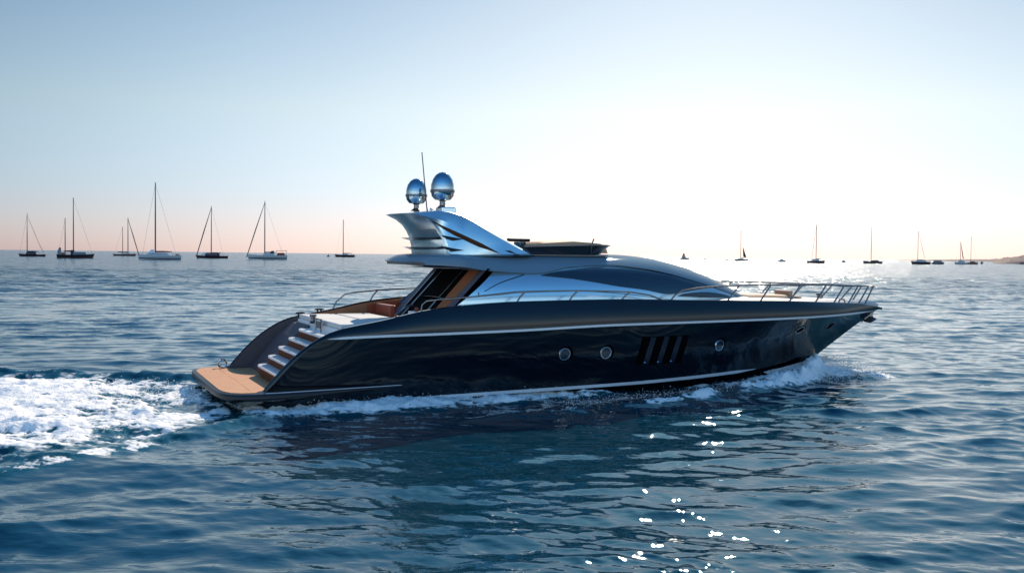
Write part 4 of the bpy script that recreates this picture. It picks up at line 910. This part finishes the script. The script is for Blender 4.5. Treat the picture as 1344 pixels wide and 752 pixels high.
cabin_on(b, -1, 6, 3.4, 2.1, 3.6, M['canvas']); mast_on(b, -1.5, 2.2, 37.2, M['mast'], 19, spreaders=1, r=.30, aft=9); guard(b, 19.6, 2.2, 4.8)
b = sail(1208, 984, 18, 'black-hulled sailboat with a white cabin, beside the grey covered motorboat'); boat_hull(b, 18, M['dark_hull'], fb=2.4, bow=-1)
cabin_on(b, -5, 5.5, 3.5, 2.3, 4.0, M['white_hull']); mast_on(b, -2.9, 2.4, 32.5, M['mast_red'], 18, aft=4.6, r=.30, boom=3.5, boomcol=M['canvas']); guard(b, 18, 2.4, 4.8)
MB().tube([(-2.6, 0, 31), (1.6, 0, 14), (3.4, 0, 6)], [.06, .2, .16], 6).build('furled_jib', M['grey_hull'], b)
b = sail(1260.5, 1095, 12.8, 'small white sailboat with a dark furled sail leaning on its mast, near the headland'); boat_hull(b, 12.8, M['white_hull'], fb=2.0, bow=-1, stripe=M['grey_hull'])
cabin_on(b, -3, 4, 3, 1.9, 4.4, M['white_hull']); mast_on(b, -.6, 2.0, 25, M['mast'], 13, fore=-5.8, r=.30); guard(b, 12.8, 2.0, 4)
MB().tube([(-.3, 0, 23), (1.0, 0, 14), (2.4, 0, 6)], [.1, .45, .5], 8).build('furled_mainsail', M['canvas_red'], b)
b = sail(1276, 1132, 11.5, 'small brown-hulled sailboat with a tall thin mast, last boat before the headland'); boat_hull(b, 11.5, M['wood_hull'], fb=2.0, bow=1, stripe=M['antifoul'])
cabin_on(b, -3, 3, 2.8, 1.9, 3.4, M['wood_hull']); mast_on(b, -2.0, 2.0, 31.5, M['mast'], 11, fore=4.8, r=.26); guard(b, 11.5, 2.0, 3.6)

GM = 'small motorboats on the right of the horizon'
def motor(u, dist, label): return tag(bigbase('motorboat', u, dist), label, 'motorboat', GM)
b = motor(898, 1719, 'small fishing boat with a tall wheelhouse, just right of the yacht roof'); boat_hull(b, 15.8, M['grey_hull'], fb=3.0, bow=1, beam=4.6)
cabin_on(b, -5, 2, 3.4, 2.8, 6.5, M['grey_hull'], name='wheelhouse'); MB().add([(-4, -1, 6.4), (-1.5, 0, 12.6), (1, -1, 7), (-4, 1, 6.4), (1, 1, 7)], [(0, 1, 2), (3, 4, 1), (0, 3, 1), (2, 1, 4)]).build('canopy', M['canvas'], b, smooth=False)
b = motor(1026, 1174, 'small white motorboat alone between two sailboats on the right'); boat_hull(b, 9.2, M['white_hull'], fb=2.0, bow=1, beam=3)
cabin_on(b, -3, 1.5, 2.4, 1.9, 3.4, M['grey_hull']); MB().tube([(-1, 0, 3.3), (-1, 0, 4.8)], .1).build('light_mast', M['mast'], b)
b = motor(1230.5, 1029, 'grey covered motorboat moored beside the black-hulled sailboat'); boat_hull(b, 11.8, M['grey_hull'], fb=2.2, bow=1, beam=3.6)
cabin_on(b, -4.5, 4, 3, 2.1, 4.2, M['grey_hull'])
b = tag(bigbase('dinghy', 1061, 975), 'small dark dinghy at the left end of the black sailboat', 'dinghy', 'dinghies and buoys on the horizon'); boat_hull(b, 3.6, M['dark_hull'], fb=1.1, bow=-1, beam=1.5, bottom=False)
MB().lathe((0, 0, 1.5), [(.05, -.6), (.5, -.3), (.45, .6), (.1, 1.0)], 10).build('deck_bundle', M['canvas_red'], b)
b = tag(bigbase('dinghy', 430.5, 1250), 'tiny reddish dinghy left of the lone dark sailboat', 'dinghy', 'dinghies and buoys on the horizon'); boat_hull(b, 3.6, M['wood_hull'], fb=1.2, bow=-1, beam=1.5, bottom=False)
MB().add([(-1, -.1, 1.2), (1.2, 0, 4.0), (.5, .1, 1.2), (-1, .1, 1.2)], [(0, 1, 2), (3, 2, 1), (0, 3, 1)]).build('small_sail', M['canvas_red'], b, smooth=False)
for (u, d, lab) in ((925, 1750, 'low dark dinghy beside the fishing boat near the yacht roof'), (953.5, 1650, 'low dark dinghy just left of the pale sailboat with the lowered sail'), (1107, 1250, 'small dark dinghy between the two dark sailboats right of centre'), (1288, 1300, 'small dark float beside the brown sailboat before the headland')):
    b = tag(bigbase('dinghy', u, d), lab, 'dinghy', 'dinghies and buoys on the horizon'); boat_hull(b, 5.2 if u < 1200 else 3.2, M['grey_hull'], fb=1.8, bow=1, beam=2.2, bottom=False); cabin_on(b, -1.2, 1, 1.4, 1.6, 3.0, M['canvas_red'], False, 'cover')

# ------------------------------------------------------------------ headland, far coast
def land(name, u0, u1, dist, depth, prof, seed, label=None):
    g = np.random.default_rng(seed); X0, X1 = bearing(u0) * dist, bearing(u1) * dist; n = int(160); m_ = 24; G = []
    N1 = noise_tile(128, 1.3, seed)
    for j in range(m_):
        v = j / (m_ - 1); row = []
        for i in range(n):
            t = i / (n - 1); x = X0 + (X1 - X0) * t; hgt = float(prof(t)); e = min(1, v * 3.5) ** .6 * min(1, (1 - v) * 3) ** .5
            q = N1[(i * 2) % 128, (j * 5) % 128]; row.append((x * (1 + v * depth / dist), dist + v * depth + q * 2, -1.5 + (hgt + 1.5) * e * (1 + .10 * q) if 0 < j < m_ - 1 else -1.5))
        G.append(row)
    o = MB().grid(G, flip=False).build(name, M['rock'], None, smooth=False); return o
o = land('headland', 1303, 1700, 1500, 260, cur([0, .03, .1, .3, 1], [1.5, 6.5, 13, 24, 34]), 21); o['kind'] = 'structure'
o = land('far_coast', 1180, 1700, 4200, 500, cur([0, .2, .5, 1], [2, 9, 20, 60]), 22); o['kind'] = 'structure'
o = MB(); 
V = []
rk = MB().lathe((0, 0, -.5), [(7, 0), (6.2, 1.6), (4.5, 2.9), (2, 3.4), (.1, 3.6)], 14, 1.5, .7).build('rock', M['rock'], None, smooth=False); g = np.random.default_rng(3)
for v in rk.data.vertices: v.co += Vector(g.normal(size=3) * .35)
rk.location = (bearing(1345) * 1350, 1350, 0); tag(rk, 'low dark rock in the water before the headland at the right edge', 'rock')
